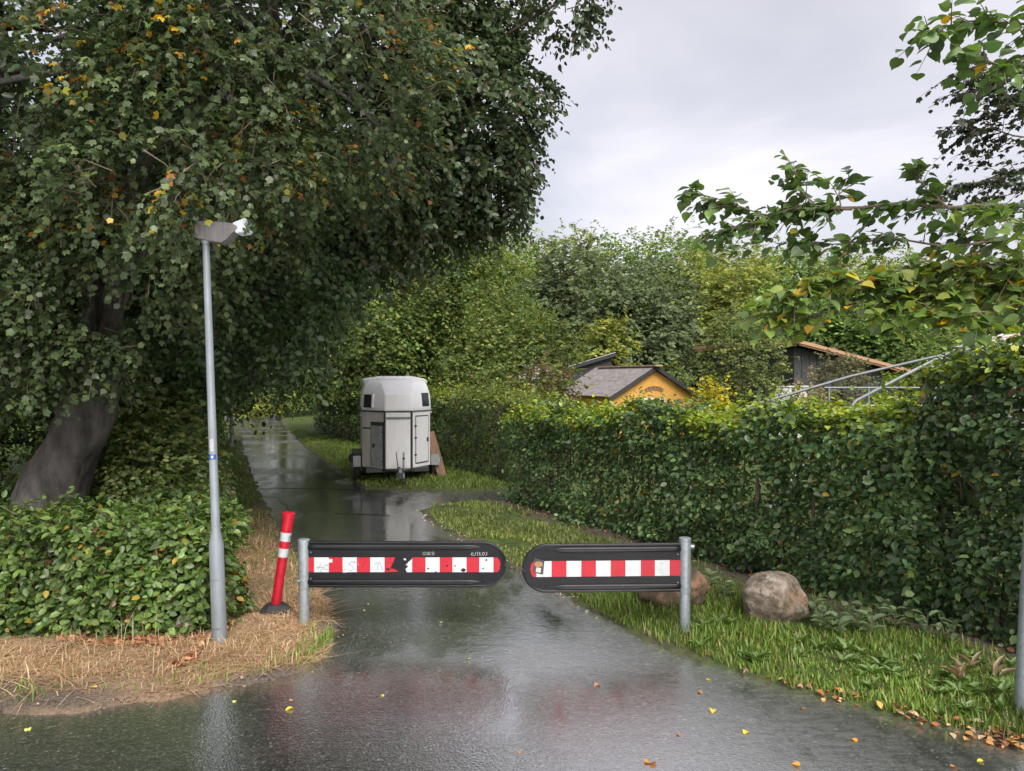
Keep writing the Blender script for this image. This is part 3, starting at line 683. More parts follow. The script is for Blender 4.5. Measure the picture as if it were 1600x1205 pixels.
tree('hornbeam_tree', 'green hornbeam leaning out over the left edge of the path', (-10.8, 20.5, 0),
     [(-10.8, 20.5, -.1, .3), (-10.6, 20.4, 2.5, .26), (-10.2, 20.2, 4.5, .2)],
     [(-9.6, 20, 5.6, 3.9, 3.3, 3.6), (-6.6, 20.5, 6.3, 2.7, 2.4, 2.6), (-10.4, 19.6, 3.9, 2.0, 1.8, 1.6), (-12.8, 19.5, 4.4, 3.0, 2.5, 3.3), (-7.9, 20.6, 4.3, 1.6, 1.4, 1.2)],
     13500, 8, .7, .13, GM + [(.11, .14, .03, 1.2)], T_OV2, M['leaf_far'], 204, droop=.8, gap=-.8, lump=.15, lf=1.2, up=.35)
tree('lime_tree', 'pale olive tree with low drooping twigs beside the far lamp post', (-12.6, 27.0, 0),
     [(-12.6, 27, -.1, .24), (-12.5, 27, 2.5, .2), (-12.2, 27, 4.2, .15)],
     [(-11.9, 26.5, 4.0, 2.6, 2.4, 2.9), (-9.9, 26.2, 4.6, 1.9, 1.8, 2.1), (-11.2, 25.6, 3.1, 1.3, 1.1, .9)],
     4200, 8, .75, .15, GO + GM, T_OV2, M['leaf_far'], 205, droop=.6, gap=-.8, lump=.15, lf=1.2)
# --- trees over and behind the trailer hedge
tree('ash_tree', 'broad olive green tree rising behind the white horse trailer', (-4.6, 31.0, 0),
     [(-4.6, 31, -.1, .26), (-4.6, 31, 2.5, .22), (-4.4, 31, 4.5, .17)],
     [(-4.8, 31, 6.2, 3.9, 3.0, 3.7), (-7.6, 33, 5.6, 3.2, 2.8, 3.6), (-2.0, 32, 5.4, 2.6, 2.5, 2.7), (-5.8, 30, 3.8, 2.4, 1.8, 2.0)],
     11500, 8, .9, .17, GO + GM + GM, T_OV2, M['leaf_far'], 206, droop=.45, gap=-.75, lump=.17, lf=.9)
tree('spruce_dark_tree', 'very dark tree closing the far end of the path', (-15.5, 52, 0),
     [(-15.5, 52, -.1, .3), (-15.5, 52, 4, .22)],
     [(-15.5, 51, 4.2, 6.5, 3.5, 4.8), (-21, 50, 5, 5, 3.5, 5.5), (-10.5, 52, 4.0, 4.0, 3.0, 4.2)],
     5200, 7, 1.2, .26, GD, T_OV2, M['leaf_far'], 207, droop=.5, gap=-.9, lump=.14, lf=.7)
# light green bank and bushes at the far bend
shrub('laurel_shrub', 'pale green bush at the bend where the path ends', (-15.2, 47.2, 0), [(-15.2, 47.2, 1.2, 2.2, 1.2, 1.4)], 500, 6, .6, .2, GY, T_OV2, M['leaf_far'], 250)

# --- wooded slope behind the gardens
def forest_tree(px, top, d, wpx, pal, seed, label, hfrac=.62, group='trees of the wooded slope', n=2300, ls=.31):
    c = A(px, top, d); ztop = c[2]; rx = wpx / 2 * d / FPX
    g = np.random.default_rng(seed)
    rz = ztop * hfrac / 1.7
    ells = [(c[0], d, ztop - rz, rx * .85, rx * .75, rz)]
    for k in range(5):
        a = g.uniform(0, 6.28); q = g.uniform(.35, .6)
        ells.append((c[0] + rx * q * math.cos(a), d + rx * .45 * math.sin(a) - rx * .15, ztop - rz * g.uniform(.9, 1.75), rx * g.uniform(.42, .6), rx * g.uniform(.4, .55), rz * g.uniform(.4, .62)))
    return tree('broadleaf_tree', label, (c[0], d, 0), [(c[0], d, -.1, .3), (c[0], d, ztop * .3, .24), (c[0], d, ztop * .6, .15)], ells, n, 7, .95, ls, pal, T_OV2, M['leaf_far'], seed,
                group=group, droop=.2, gap=-1.0, gf=.7, lump=.15, lf=.75, out_of_view=.5, lo=.66)
UPK = lambda pal, k: [(a * k, b * k, c * k, w_) for a, b, c, w_ in pal]
PB = {0: [(.125, .165, .085, 3), (.155, .20, .095, 2), (.09, .12, .065, 2)], 1: UPK(GO, 1.25), 2: UPK(GY + GO, 1.25), 3: UPK(GM, 1.5)}
def forest_label(px, d, k):
    look = ['dark rounded', 'olive green', 'yellow green', 'deep green'][k]
    rel = next(r for lim, r in ((650, 'left of the trailer roof'), (740, 'beyond the trailer'), (860, 'beyond the large olive bush'), (1000, 'beyond the dark shed'), (1080, 'beyond the yellow gable'), (1200, 'beyond the tall grey green bush'),
               (1300, 'beyond the black house corner'), (1450, 'beyond the black house roof'), (1590, 'beyond the slanting pole'), (9999, 'beyond the greenhouse')) if px <= lim)
    return f"{look} tree {'low on' if d < 60 else 'high on' if d < 80 else 'on the crest of'} the wooded slope {rel}"
for i, (px, top, d, wpx, k) in enumerate([(700, 372, 66, 190, 1), (800, 352, 72, 170, 3), (770, 392, 58, 150, 2), (890, 356, 70, 150, 1), (905, 388, 50, 210, 0), (985, 372, 66, 170, 3), (1060, 358, 74, 150, 3),
                                       (1010, 420, 52, 170, 0), (1085, 402, 60, 150, 2), (1150, 378, 68, 170, 1), (1165, 412, 56, 160, 2), (1240, 384, 66, 170, 3), (1240, 440, 54, 190, 3), (1330, 392, 62, 190, 1),
                                       (1350, 450, 52, 190, 3), (1430, 405, 64, 170, 1), (1470, 440, 54, 190, 3), (1560, 415, 60, 200, 1), (1620, 440, 52, 190, 3), (1720, 410, 60, 240, 1), (600, 380, 62, 220, 1)]):
    forest_tree(px, top, d, wpx, PB[k], 300 + i, forest_label(px, d, k), n=3800 if d < 60 else 2900, group=['dark rounded trees of the slope', 'olive trees of the slope', 'yellow green trees of the slope', 'deep green trees of the slope'][k])

for i, (px, top, k) in enumerate([(690, 384, 3), (775, 370, 1), (850, 376, 2), (935, 368, 3), (1020, 374, 1), (1110, 378, 2), (1200, 386, 1), (1290, 392, 2), (1385, 396, 3), (1480, 402, 1), (1580, 400, 2)]):
    forest_tree(px, top, 84, 190, PB[k], 340 + i, forest_label(px, 84, k), n=1500, ls=.42, group=['', 'olive trees of the slope', 'yellow green trees of the slope', 'deep green trees of the slope'][k])

# --- garden shrubs between the sheds
def gshrub(name, label, px, top, bot, wpx, d, pal, seed, n=900, ls=.13, tl=.4, cat='shrub', tm=T_OV2, upr=.25, nl=6, droop=.15, lump=.2):
    t_ = A(px, top, d); z1 = t_[2]; rx = wpx / 2 * d / FPX
    g = np.random.default_rng(seed); ells = [(t_[0], d, z1 * .5, rx * .85, rx * .7, z1 * .52)]
    for k in range(4):
        ells.append((t_[0] + rx * g.uniform(-.55, .55), d + rx * g.uniform(-.4, .2), z1 * g.uniform(.45, .72), rx * .5, rx * .45, z1 * .27))
    return shrub(name, label, (t_[0], d, 0), ells, n, nl, tl, ls, pal, tm, M['leaf_far'], seed, cat=cat, lump=lump, droop=droop)
gshrub('willow_bush', 'large rounded olive bush beside the dark shed', 800, 468, 610, 225, 27, GO + GM, 401, n=3400, ls=.14, cat='bush')
gshrub('barberry_bush', 'reddish brown bush at the foot of the large olive bush', 850, 568, 620, 150, 22, [(.13, .08, .05, 3), (.16, .11, .06, 2), (.09, .105, .04, 3)], 402, n=1300, ls=.10, cat='bush')
gshrub('privet_bush', 'green bush rising directly right of the trailer roof', 735, 528, 620, 130, 24, GM + GO, 403, n=1500, ls=.12, cat='bush')
gshrub('maple_sapling', 'small yellow green tree beside the dark shed', 955, 497, 620, 90, 44, GY, 404, n=900, ls=.26, tl=.6, cat='bush')
gshrub('privet_bush', 'light green bush behind the yellow gable', 1050, 560, 620, 60, 36, GM + GO, 405, n=500, ls=.16, cat='bush')
gshrub('olive_shrub', 'tall grey green bush in front of the black house', 1160, 490, 640, 132, 29, GG + GO, 406, n=2600, ls=.13, cat='bush')
gshrub('forsythia_bush', 'bright yellow leaved bush right of the yellow gable', 1115, 588, 640, 50, 21, [(.42, .36, .03, 3), (.33, .32, .04, 2), (.2, .24, .04, 1)], 407, n=360, ls=.12, cat='bush')
gshrub('pear_bush', 'round grey green bush against the black house wall', 1326, 554, 640, 104, 31, [(.14, .145, .075, 3), (.19, .185, .10, 2), (.09, .10, .05, 2)], 408, n=1500, ls=.13, cat='bush')
gshrub('pampas_bush', 'pale straw coloured bush before the black wall', 1258, 574, 640, 46, 27, [(.30, .25, .14, 3), (.22, .2, .10, 2), (.14, .15, .06, 1)], 409, n=420, ls=.13, cat='bush')
gshrub('privet_bush', 'fresh green bush right of the round grey bush', 1400, 578, 650, 110, 24, FRESH + GM, 410, n=900, ls=.11, cat='bush')
gshrub('elder_bush', 'tall olive bush behind the hedge under the lime branches', 1500, 520, 650, 170, 15, GO + GM, 411, n=2300, ls=.085, cat='bush', tl=.3)
gshrub('elder_bush', 'dense olive bush near the white corrugated roof', 1610, 490, 650, 170, 19, GM + GO, 412, n=1700, ls=.11, cat='bush', tl=.3)
gshrub('golden_shoots', 'yellow green shoots behind the trailer roof', 645, 566, 620, 44, 30, [(.25, .29, .04, 2), (.16, .2, .04, 1)], 413, n=90, ls=.2, cat='bush')
# --- undergrowth behind the low hedge on the left
def ugrow(name, label, x, y, r, h, pal, seed, n, ls=.09, tm=T_OV, **k):
    g = np.random.default_rng(seed)
    ells = [(x, y, h * .5, r, r * .75, h * .52)] + [(x + r * g.uniform(-.6, .6), y + r * g.uniform(-.4, .2), h * g.uniform(.4, .8), r * .5, r * .4, h * .3) for _ in range(4)]
    return shrub(name, label, (x, y, 0), ells, n, 6, .3, ls, pal, tm, M['leaf'], seed, cat='shrub', droop=.5, **k)
ugrow('elm_shrub', 'bushy undergrowth beside the leaning grey trunk', -5.3, 11.0, 1.1, 2.4, LH + GO, 451, 2200, stems=7)
ugrow('elm_shrub', 'leafy low shrub between the lamp post and the grey trunk', -4.75, 10.1, .75, 1.9, GM + GO, 456, 1500, ls=.065, stems=6)
ugrow('elm_shrub', 'tall undergrowth behind the lamp post', -6.5, 12.9, 1.3, 2.9, GO + LH, 452, 2600, stems=7)
ugrow('elm_shrub', 'shaded ivy clad shrub at the foot of the grey trunk', -6.9, 11.2, 1.3, 2.0, LH + GM, 453, 1700, stems=6)
ugrow('elm_shrub', 'light green shrub spilling towards the path verge', -8.6, 16.8, 1.5, 3.1, LH + GO, 454, 2600, ls=.10, tm=T_OV2, stems=6)
ugrow('elm_shrub', 'dark leafy shrub in the deep shade on the left', -9.2, 13.0, 2.2, 3.0, GD, 455, 2200, ls=.11, tm=T_OV2, stems=6)

# --- overhanging branches on the right
def branch_tree(name, label, base, trunk, branches, ls, pal, tmpl, seed, shoots, single=0, droop=.35, bark=None, extra=None, shoot_len=.5, nleaf=7, cat='tree'):
    g = np.random.default_rng(seed); t = thing(name, label, cat, base); b = np.array(base)
    bark = bark or M['twig']
    tp = np.array([p[:3] for p in trunk]); tube('trunk', tp - b, [p[3] for p in trunk], M['bark_dark'], t, seg=12, wob=.05, seed=seed)
    PP, DD, NN, SS, tw = [], [], [], [], []
    for pts, r0, ns in branches:
        pts = np.array(pts); k = 24; tt = np.linspace(0, len(pts) - 1, k)
        Q = np.stack([np.interp(tt, range(len(pts)), pts[:, a]) for a in range(3)], 1)
        for _ in range(3): Q[1:-1] = (Q[:-2] + Q[1:-1] * 2 + Q[2:]) / 4
        Q += np.stack([sn(Q, 3, seed + a) for a in range(3)], 1) * .02
        tube('branch', Q - b, np.linspace(r0, r0 * .18, k), bark, t, seg=7)
        tq = norm(np.gradient(Q, axis=0))
        f = np.sort(g.uniform(shoots[0], 1, ns)); ii = np.minimum((f * (k - 1)).astype(int), k - 1)
        O = Q[ii]; side = norm(np.cross(tq[ii], [0, 0, 1.0])) * np.where(np.arange(ns) % 2 == 0, 1, -1)[:, None]
        D = tq[ii] * .75 + side * .5 + g.normal(size=(ns, 3)) * .32; D[:, 2] += g.normal(.05, .35, ns)
        Lh = shoot_len * g.uniform(.45, 1.2, ns) * (1.15 - .5 * f)
        D = norm(D)
        for o_, d_, l_ in zip(O, D, Lh):
            e1 = o_ + d_ * l_; e1[2] -= droop * l_ * .8; m1 = o_ + d_ * l_ * .5; m1[2] -= droop * l_ * .2
            tw.append(tube_geo(np.array([o_, m1, e1]) - b, [.005, .0035, .002], 4, cap=False))
        p, d, n_, s = sprays(O, D, Lh, nleaf, g, ls, droop=droop, up=.8, sz_jit=.4)
        # petioles lift the blades off the twig
        p = p + norm(d) * ls * .15
        PP.append(p); DD.append(d); NN.append(n_); SS.append(s)
    P, D, N, S = map(np.concatenate, (PP, DD, NN, SS))
    V, F = tubes_join(tw); o_ = link('twigs', np_mesh('twigs', V, F), t, bark); o_['kind'] = 'stuff'
    C = pick(pal, len(P), g)
    if extra: C = extra(g, C, P)
    leaves(t, P, D, N, S, C, tmpl, M['leaf'], single=single, seed=seed, mass='foliage')
    return t
def lime_yellow(g, C, P):
    px, py = project(P); q = np.where((py > 385), .055, .012); m = g.random(len(P)) < q
    C[m] = np.array([(.62, .38, .025), (.55, .26, .03), (.40, .36, .04)])[g.choice(3, m.sum(), p=[.6, .2, .2])]
    return C
LM = [(0.069, 0.131, 0.037, 3), (0.094, 0.169, 0.040, 3), (0.125, 0.213, 0.050, 2), (0.062, 0.106, 0.050, 1)]
LMB = [(0.115, 0.196, 0.040, 3), (0.161, 0.253, 0.052, 3), (0.086, 0.149, 0.040, 2), (0.218, 0.287, 0.057, 1)]
def BR(d0, d1, *pix):
    n = len(pix); return [A(px, py, d0 + (d1 - d0) * i / max(n - 1, 1)) for i, (px, py) in enumerate(pix)]
trk = [(7.1, 5.6, -.1, .24), (7.0, 5.7, 1.6, .2), (6.8, 5.8, 3.6, .16), (6.7, 5.9, 6.0, .12)]
start = (2180, 380)
branch_tree('lime_tree', 'lime branch with dark heart shaped leaves reaching across the sky', (7.1, 5.6, 0), trk,
            [(BR(5.9, 6.3, (2150, 300), (1800, 318), (1600, 322), (1450, 325), (1330, 328), (1260, 320), (1190, 335), (1085, 385)), .022, 62),
             (BR(6.1, 6.4, (1330, 328), (1270, 325), (1200, 338), (1140, 312), (1075, 300)), .012, 30),
             (BR(6.0, 6.1, (1480, 325), (1440, 300), (1420, 262)), .009, 13), (BR(6.1, 6.2, (1275, 320), (1250, 300), (1238, 262)), .008, 11), (BR(6.1, 6.2, (1315, 328), (1310, 300), (1325, 275)), .007, 6),
             (BR(5.9, 6.2, (1800, 318), (1600, 370), (1450, 385), (1330, 378), (1240, 385)), .015, 52),
             (BR(5.5, 5.4, (2150, 200), (1750, 60), (1600, 40), (1500, 30), (1440, 62)), .016, 42),
             (BR(5.5, 5.3, (1750, 60), (1640, 90), (1560, 105), (1480, 70)), .012, 22)],
            .086, LM, T_LIME, 501, (.18,), single=240, extra=lime_yellow, shoot_len=.34, nleaf=5)
branch_tree('lime_tree', 'lower lime boughs with bright green and yellow leaves above the tall hedge', (6.6, 5.0, 0),
            [(6.6, 5.0, -.1, .16), (6.5, 5.1, 1.6, .13), (6.4, 5.2, 3.0, .1), (6.3, 5.2, 4.5, .07)],
            [(BR(5.2, 5.6, (2150, 330), (1800, 400), (1600, 430), (1500, 455), (1400, 455), (1290, 430), (1180, 470)), .016, 92),
             (BR(5.2, 5.5, (2100, 420), (1800, 450), (1600, 455), (1480, 455), (1380, 480)), .013, 70),
             (BR(5.2, 5.6, (1700, 415), (1560, 410), (1450, 420), (1340, 450)), .012, 56),
             (BR(5.0, 5.1, (2100, 380), (1700, 350), (1600, 355), (1520, 330)), .012, 26),
             (BR(5.5, 5.7, (1420, 455), (1330, 480), (1250, 495), (1180, 490)), .008, 26), (BR(5.1, 5.2, (1800, 430), (1650, 465), (1540, 490), (1450, 485)), .009, 44)],
            .080, LMB, T_LIME, 502, (.15,), single=300, extra=lime_yellow, shoot_len=.32, nleaf=6)
branch_tree('maple_tree', 'dark small leaved maple against the sky beside the lime leaves', (9.6, 9.6, 0),
            [(9.6, 9.6, -.1, .2), (9.5, 9.6, 2.5, .17), (9.2, 9.6, 5.0, .12), (9.0, 9.6, 7.0, .08)],
            [(BR(9.4, 9.2, (2000, 200), (1800, 110), (1650, 110), (1560, 115), (1505, 150)), .02, 44), (BR(9.4, 9.2, (1900, 250), (1700, 190), (1600, 170), (1530, 130), (1500, 105)), .016, 40),
             (BR(9.4, 9.3, (2000, 300), (1750, 230), (1600, 215), (1540, 200), (1495, 217)), .018, 46), (BR(9.4, 9.3, (2000, 330), (1750, 280), (1600, 265), (1530, 285), (1470, 300)), .018, 46),
             (BR(9.4, 9.3, (1900, 320), (1700, 300), (1600, 295), (1520, 325)), .014, 40), (BR(9.4, 9.3, (1900, 150), (1700, 160), (1620, 150), (1560, 175)), .014, 36)],
            .075, [(.04, .06, .03, 3), (.055, .06, .035, 2), (.03, .05, .025, 2)], T_LOBE, 503, (.12,), single=0, shoot_len=.7, nleaf=11, droop=.3)

# ------------------------------------------------------------------ barriers
def barrier(label, base, post_h, length, width, zc, direction, segs, seed, yaw, tears=None, sticker=False, graff=True):
    """post at the origin, panel towards +x (direction=1) or -x"""
    t = thing('swing_barrier', label, 'barrier', base, yaw)
    r = .054
    lower = zc - width / 2 - .012
    lathe('post', [(r - .004, -.05), (r - .004, lower - .02)], M['galv'], t, 24)
    sl_ = lathe('sleeve', [(r, lower - .018), (r + .002, lower - .01), (r + .002, post_h - .03), (r + .004, post_h - .028), (r + .004, post_h - .006), (r - .004, post_h)], M['galv'], t, 24)
    d = direction; R_ = width / 2; x0 = .05; x1 = length - R_
    arc = [(x1 + R_ * math.cos(a), zc + R_ * math.sin(a)) for a in np.linspace(-math.pi / 2, math.pi / 2, 22)]
    out = [(x0, zc - R_)] + arc + [(x0, zc + R_)]
    pan = prism('panel', [(d * x, z) for x, z in out], -.022, .022, M['black_pl'], t, bevel=.006)
    # rolled rim along the edges and two raised ribs that run out before the rounded end
    rim = [(d * x, -.012, z) for x, z in [(x0, zc - R_)] + arc + [(x0, zc + R_)]]
    tube('rim', rim, .016, M['black_pl'], pan, seg=8)
    for sg in (1, -1):
        xs = np.linspace(x0, x1 + .02, 26); hh = np.clip((x1 + .02 - xs) / .16, 0, 1); hh = hh * hh * (3 - 2 * hh)
        z = zc + sg * (R_ - .042)
        V, F = tube_geo([(d * x, -.020, z) for x in xs], .027, 10)
        k = 10
        for i in range(26): V[i * k:(i + 1) * k] = np.array([d * xs[i], -.020, z]) + (V[i * k:(i + 1) * k] - np.array([d * xs[i], -.020, z])) * max(hh[i], .12) * np.array([1, .75, 1.0])
        link('rib', np_mesh('rib', V, F, smooth=True), pan, M['black_pl'])
    for (a, b, kind) in segs:
        z0, z1 = zc - .082 + (0.006 if d > 0 else .002), zc + .07
        if kind == 'E':             # rounded end piece
            pts = [(a, z0), (b - .03, z0), (b - .008, z0 + .03), (b, z0 + .08), (b - .008, z1 - .03), (b - .03, z1), (a, z1)]; kk = 'r'
        elif kind == 'T1':
            pts = [(a, z0), (b + .06, z0 + .006), (b + .02, z0 + .03), (b - .02, z0 + .035), (b, z0 + .08), (b + .03, z1), (a, z1)]; kk = 'r'
        elif kind == 'T2':
            pts = [(a + .012, z0), (b, z0), (b, z1 - .012), (a + .03, z1 - .045), (a, z1 - .075), (a + .028, z0 + .06), (a - .002, z0 + .03)]; kk = 'w'
        elif kind == 'N':
            pts = [(a, z0), (b, z0), (b, z1 - .05), (b + .035, z1 - .05), (b + .035, z1 - .016), (b, z1 - .016), (b, z1), (a, z1)]; kk = 'w'
        else: pts = [(a, z0), (b, z0), (b, z1), (a, z1)]; kk = kind
        yy = -.0245 if kind == 'N' else -.0235
        prism('red_stripe' if kk == 'r' else 'white_stripe', [(d * x, z) for x, z in pts], yy, -.020, M['tape_red'] if kk == 'r' else M['tape_white'], pan)
    if tears:
        for (x, z, s, kk) in tears:
            g = np.random.default_rng(int(abs(x * 1000)) + seed); n = 7
            pts = [(d * (x + s * g.uniform(.5, 1.3) * math.cos(a) * 1.3), z + s * g.uniform(.5, 1.2) * math.sin(a)) for a in np.linspace(0, 6.28, n, endpoint=False)]
            prism('tape_scrap' if kk == 'w' else 'torn_patch', pts, -.0255, -.0225, M['tape_white'] if kk == 'w' else M['black_pl'], pan)
    for (bx, bz) in ((.075, R_ - .095), (.075, -R_ + .075)):
        tube('rivet', [(d * bx, -.02, zc + bz), (d * bx, -.028, zc + bz)], [.007, .005], M['galv'], t, seg=8)
    # clamp bolt on the sleeve
    bx = -d * (r + .012)
    if d > 0: tube('bolt', [(-.035, -.045, lower + .07), (-.05, -.072, lower + .07)], [.016, .014], M['galv'], t, seg=6)
    else: tube('bolt', [(.05, -.01, post_h - .085), (.085, -.02, post_h - .085)], [.02, .017], M['galv'], t, seg=6)
    return t, pan
c0 = G(474, 985); k0 = 158.0
zc0 = .652
def L0(px): return (px - 474) / k0
segsL = [(L0(482), L0(491), 'r'), (L0(491), L0(514), 'N'), (L0(514), L0(535.5), 'r'), (L0(535.5), L0(557.7), 'w'), (L0(557.7), L0(578.6), 'r'), (L0(578.6), L0(601), 'w'), (L0(601), L0(613), 'T1'),
         (L0(634), L0(644), 'T2'), (L0(644), L0(665), 'r'), (L0(665), L0(687), 'w'), (L0(687), L0(707), 'r'), (L0(707), L0(729), 'w'), (L0(729), L0(749), 'r'), (L0(749), L0(771), 'w'), (L0(771), L0(782), 'E')]
bl, panL = barrier('longer red and white striped black swing barrier with torn tape and scribbles', (c0[0], c0[1], 0), .90, 1.99, .43, zc0, 1, segsL, 3, 0.0,
             tears=[(L0(599), zc0 - .062, .012, 'w'), (L0(633), zc0 + .05, .014, 'w'), (L0(640), zc0 + .022, .011, 'w'), (L0(724), zc0 - .052, .018, 'b'), (L0(699), zc0 - .01, .011, 'b'), (L0(669), zc0 - .04, .010, 'b'),
                    (L0(760), zc0 + .045, .009, 'b'), (L0(755), zc0 - .04, .008, 'b'), (L0(711), zc0 - .015, .008, 'b'), (L0(606), zc0 - .045, .013, 'b'), (L0(681), zc0 - .072, .007, 'b')])
def sk(lines, x, z, s): return [[(x + a * s, z + b * s) for a, b in ln] for ln in lines]
cI = [(.9, .85), (.55, 1), (.2, .7), (.2, .3), (.5, 0), (.9, .15)]
LA = [[(0, 0), (.45, 1.05), (.7, 0)], [(-.3, .35), (.4, .42), (1.0, .3)]]
strokes('scribble', sk(LA + [[(a + .75, b * .8) for a, b in cI]], L0(497), zc0 - .052, .062) + sk([[(0, 0), (.1, .3)]], L0(501), zc0 - .072, .08), .006, M['ink_pale'], panL, -.0257)
strokes('scribble', sk([[(.9, .9), (.5, 1.05), (.15, .75), (.5, .55), (.75, .3), (.45, 0), (.0, .1)], [(-.6, 0), (-.2, .2)], [(-.5, .4), (-.3, .5)], [(.7, 1.0), (1.2, .95), (1.3, .6)], [(-.5, -.25), (.0, -.2)]], L0(543), zc0 - .06, .085), .006, M['ink_pale'], panL, -.0252)
strokes('scribble', sk([[(0, .6), (.25, .95), (.8, .9)], [(.55, .9), (.45, .05)], [(.8, .9), (1.0, .1), (1.25, .0)], [(-.15, .5), (0, .3)]], L0(584), zc0 - .062, .085), .006, M['ink_pale'], panL, -.0252)
strokes('scribble', sk([[(0, .8), (.6, 1), (.15, 0)], [(.7, .9), (1.2, .8), (.6, .05), (1.3, .1)], [(1.5, .5), (1.9, .6), (1.6, .9), (1.45, .3), (1.8, 0)], [(1.9, 0), (1.9, 1), (2.4, .8), (1.9, .5), (2.5, 0)], [(2.9, .2), (2.8, .8), (3.2, 1), (3.5, .5), (3.1, 0), (2.9, .2)]], L0(660), zc0 + .092, .034), .004, M['silver_ink'], panL, -.0232)
strokes('scribble', sk([[(.3, 0), (0, .3), (.3, .9), (.6, .6), (.2, .2), (.8, .0)], [(1.0, 0), (1.3, .9)], [(1.5, .9), (1.8, .9), (1.6, 0)], [(2.1, 0), (2.2, .9), (2.6, .7), (2.1, .45), (2.7, 0)], [(3.1, .1), (2.9, .6), (3.3, .9), (3.6, .5), (3.2, 0), (3.1, .1)], [(4.3, .9), (3.9, .8), (4.2, .4), (3.8, 0)]], L0(736), zc0 + .088, .038), .005, M['silver_ink'], panL, -.0232)
c1 = G(1071, 998); k1 = FPX / c1[1]
yawR = R(2)
def L1(px):                      # distance along the turned panel from its post, from the photograph's stripe edges
    u = (px - 800) / FPX; cx, cy = c1[0], c1[1]
    return (cx - u * cy) / (math.cos(yawR) - u * math.sin(yawR))
zc1 = .684
eg = [1064, 1046, 1023, 1001, 977, 954, 931, 908, 885, 861.6, 838]
segsR = [(L1(eg[i]), L1(eg[i + 1]), 'r' if i % 2 == 0 else 'w') for i in range(10)] + [(L1(838), L1(828.5), 'E')]
br_, panR = barrier('shorter red and white striped black swing barrier with a dark sticker on its end', (c1[0], c1[1], 0), .965, L1(818), .44, zc1, -1, segsR, 5, yawR)
sx = -(L1(841)); 
stk = prism('sticker', [(sx - .052, zc1 - .035), (sx + .045, zc1 - .058), (sx + .058, zc1 + .075), (sx - .035, zc1 + .098)], -.0262, -.0232, M['trim_dark'], panR)
M['sticker_tan'] = pm('sticker_tan', (.36, .2, .09), .5, var=.4, scale=40)
M['sticker_pale'] = pm('sticker_pale', (.45, .46, .4), .5, var=.2, scale=60)
prism('sticker_print', [(sx - .03 + .04 * math.cos(a) + .032, zc1 + .042 + .027 * math.sin(a)) for a in np.linspace(0, 6.28, 12, endpoint=False)], -.0275, -.0255, M['sticker_tan'], stk)
prism('sticker_print', [(sx - .025, zc1 - .03), (sx + .02, zc1 - .04), (sx + .026, zc1 + .005), (sx - .02, zc1 + .013)], -.0275, -.0255, M['sticker_pale'], stk)

# ------------------------------------------------------------------ red marker post
mb = G(430, 968); zt = gz(mb[0], mb[1])
mk = thing('marker_post', 'leaning red plastic marker post with white bands on a black rubber foot', 'marker post', (mb[0], mb[1], zt - .01))
bm = bmesh.new()
rings = []
for r, z in [(.178, .0), (.172, .03), (.115, .088), (.105, .094)]:
    rings.append([bm.verts.new((r * math.cos(a) * 1.0, r * math.sin(a) * .85, z)) for a in [math.pi / 8 + k * math.pi / 4 for k in range(8)]])
for a, b in zip(rings, rings[1:]):
    for j in range(8): bm.faces.new((a[j], a[(j + 1) % 8], b[(j + 1) % 8], b[j]))
bm.faces.new(rings[0][::-1]); bm.faces.new(rings[-1])
bm_obj('rubber_foot', bm, M['rubber'], mk, bevel=.006)
lean = Vector((.135, .02, .96)).normalized(); q = lean.to_track_quat('Z', 'Y')
tubeL = 1.0
def on_post(o):
    o.rotation_mode = 'QUATERNION'; o.rotation_quaternion = q; o.location = (0, 0, .085); return o
def mr(z): return .049 + .012 * np.clip((z - .55) / .4, 0, 1)
pp = lathe('tube', [(.045, -.03)] + [(mr(z), z) for z in np.linspace(0.0, .9, 12)] + [(.066, .93), (.067, .955), (.05, .962)], M['post_red'], mk, 24); on_post(pp)
for z0, z1 in ((.50, .59), (.665, .755)):
    on_post(lathe('white_band', [(mr(z0) + .0012, z0), (mr(z1) + .0012, z1)], M['tape_white'], mk, 24))
tm = text_mesh('JMO', .055)
n_ = len(tm.vertices); co = np.zeros(n_ * 3); tm.vertices.foreach_get('co', co); co = co.reshape(-1, 3)
rr_ = mr(.71) + .0028; th = co[:, 0] / rr_; 
co = np.c_[rr_ * np.sin(th), -rr_ * np.cos(th), co[:, 1] + .69]
tm.vertices.foreach_set('co', co.ravel()); tm.update()
on_post(link('lettering', tm, mk, M['ink']))

# ------------------------------------------------------------------ lamp posts and sign pole
def pole(t, h0, r0, h1, r1, mat, leanx, leany=0.0):
    def P(z): return (leanx * z / h1, leany * z / h1, z)
    zs = [-.15, .02, h0, h0 + .13, h1]; rs = [r0, r0, r0 * .98, r1 * 1.1, r1 * .85]
    bm = bmesh.new(); rings = []
    for z, r in zip(zs, rs):
        c = P(z); rings.append([bm.verts.new((c[0] + r * math.cos(2 * math.pi * j / 24), c[1] + r * math.sin(2 * math.pi * j / 24), z)) for j in range(24)])
    for a, b in zip(rings, rings[1:]):
        for j in range(24): bm.faces.new((a[j], a[(j + 1) % 24], b[(j + 1) % 24], b[j]))
    bm.faces.new(rings[0][::-1]); bm.faces.new(rings[-1])
    bm_obj('shaft', bm, mat, t, smooth=True); return P
lb = G(342, 1018)
lp = thing('lamp_post', 'grey steel lamp post with a blue sticker at the corner of the low hedge', 'lamp post', (lb[0], lb[1], 0.0))
Pf = pole(lp, .98, .066, 3.78, .036, M['paint_grey'], -.115)
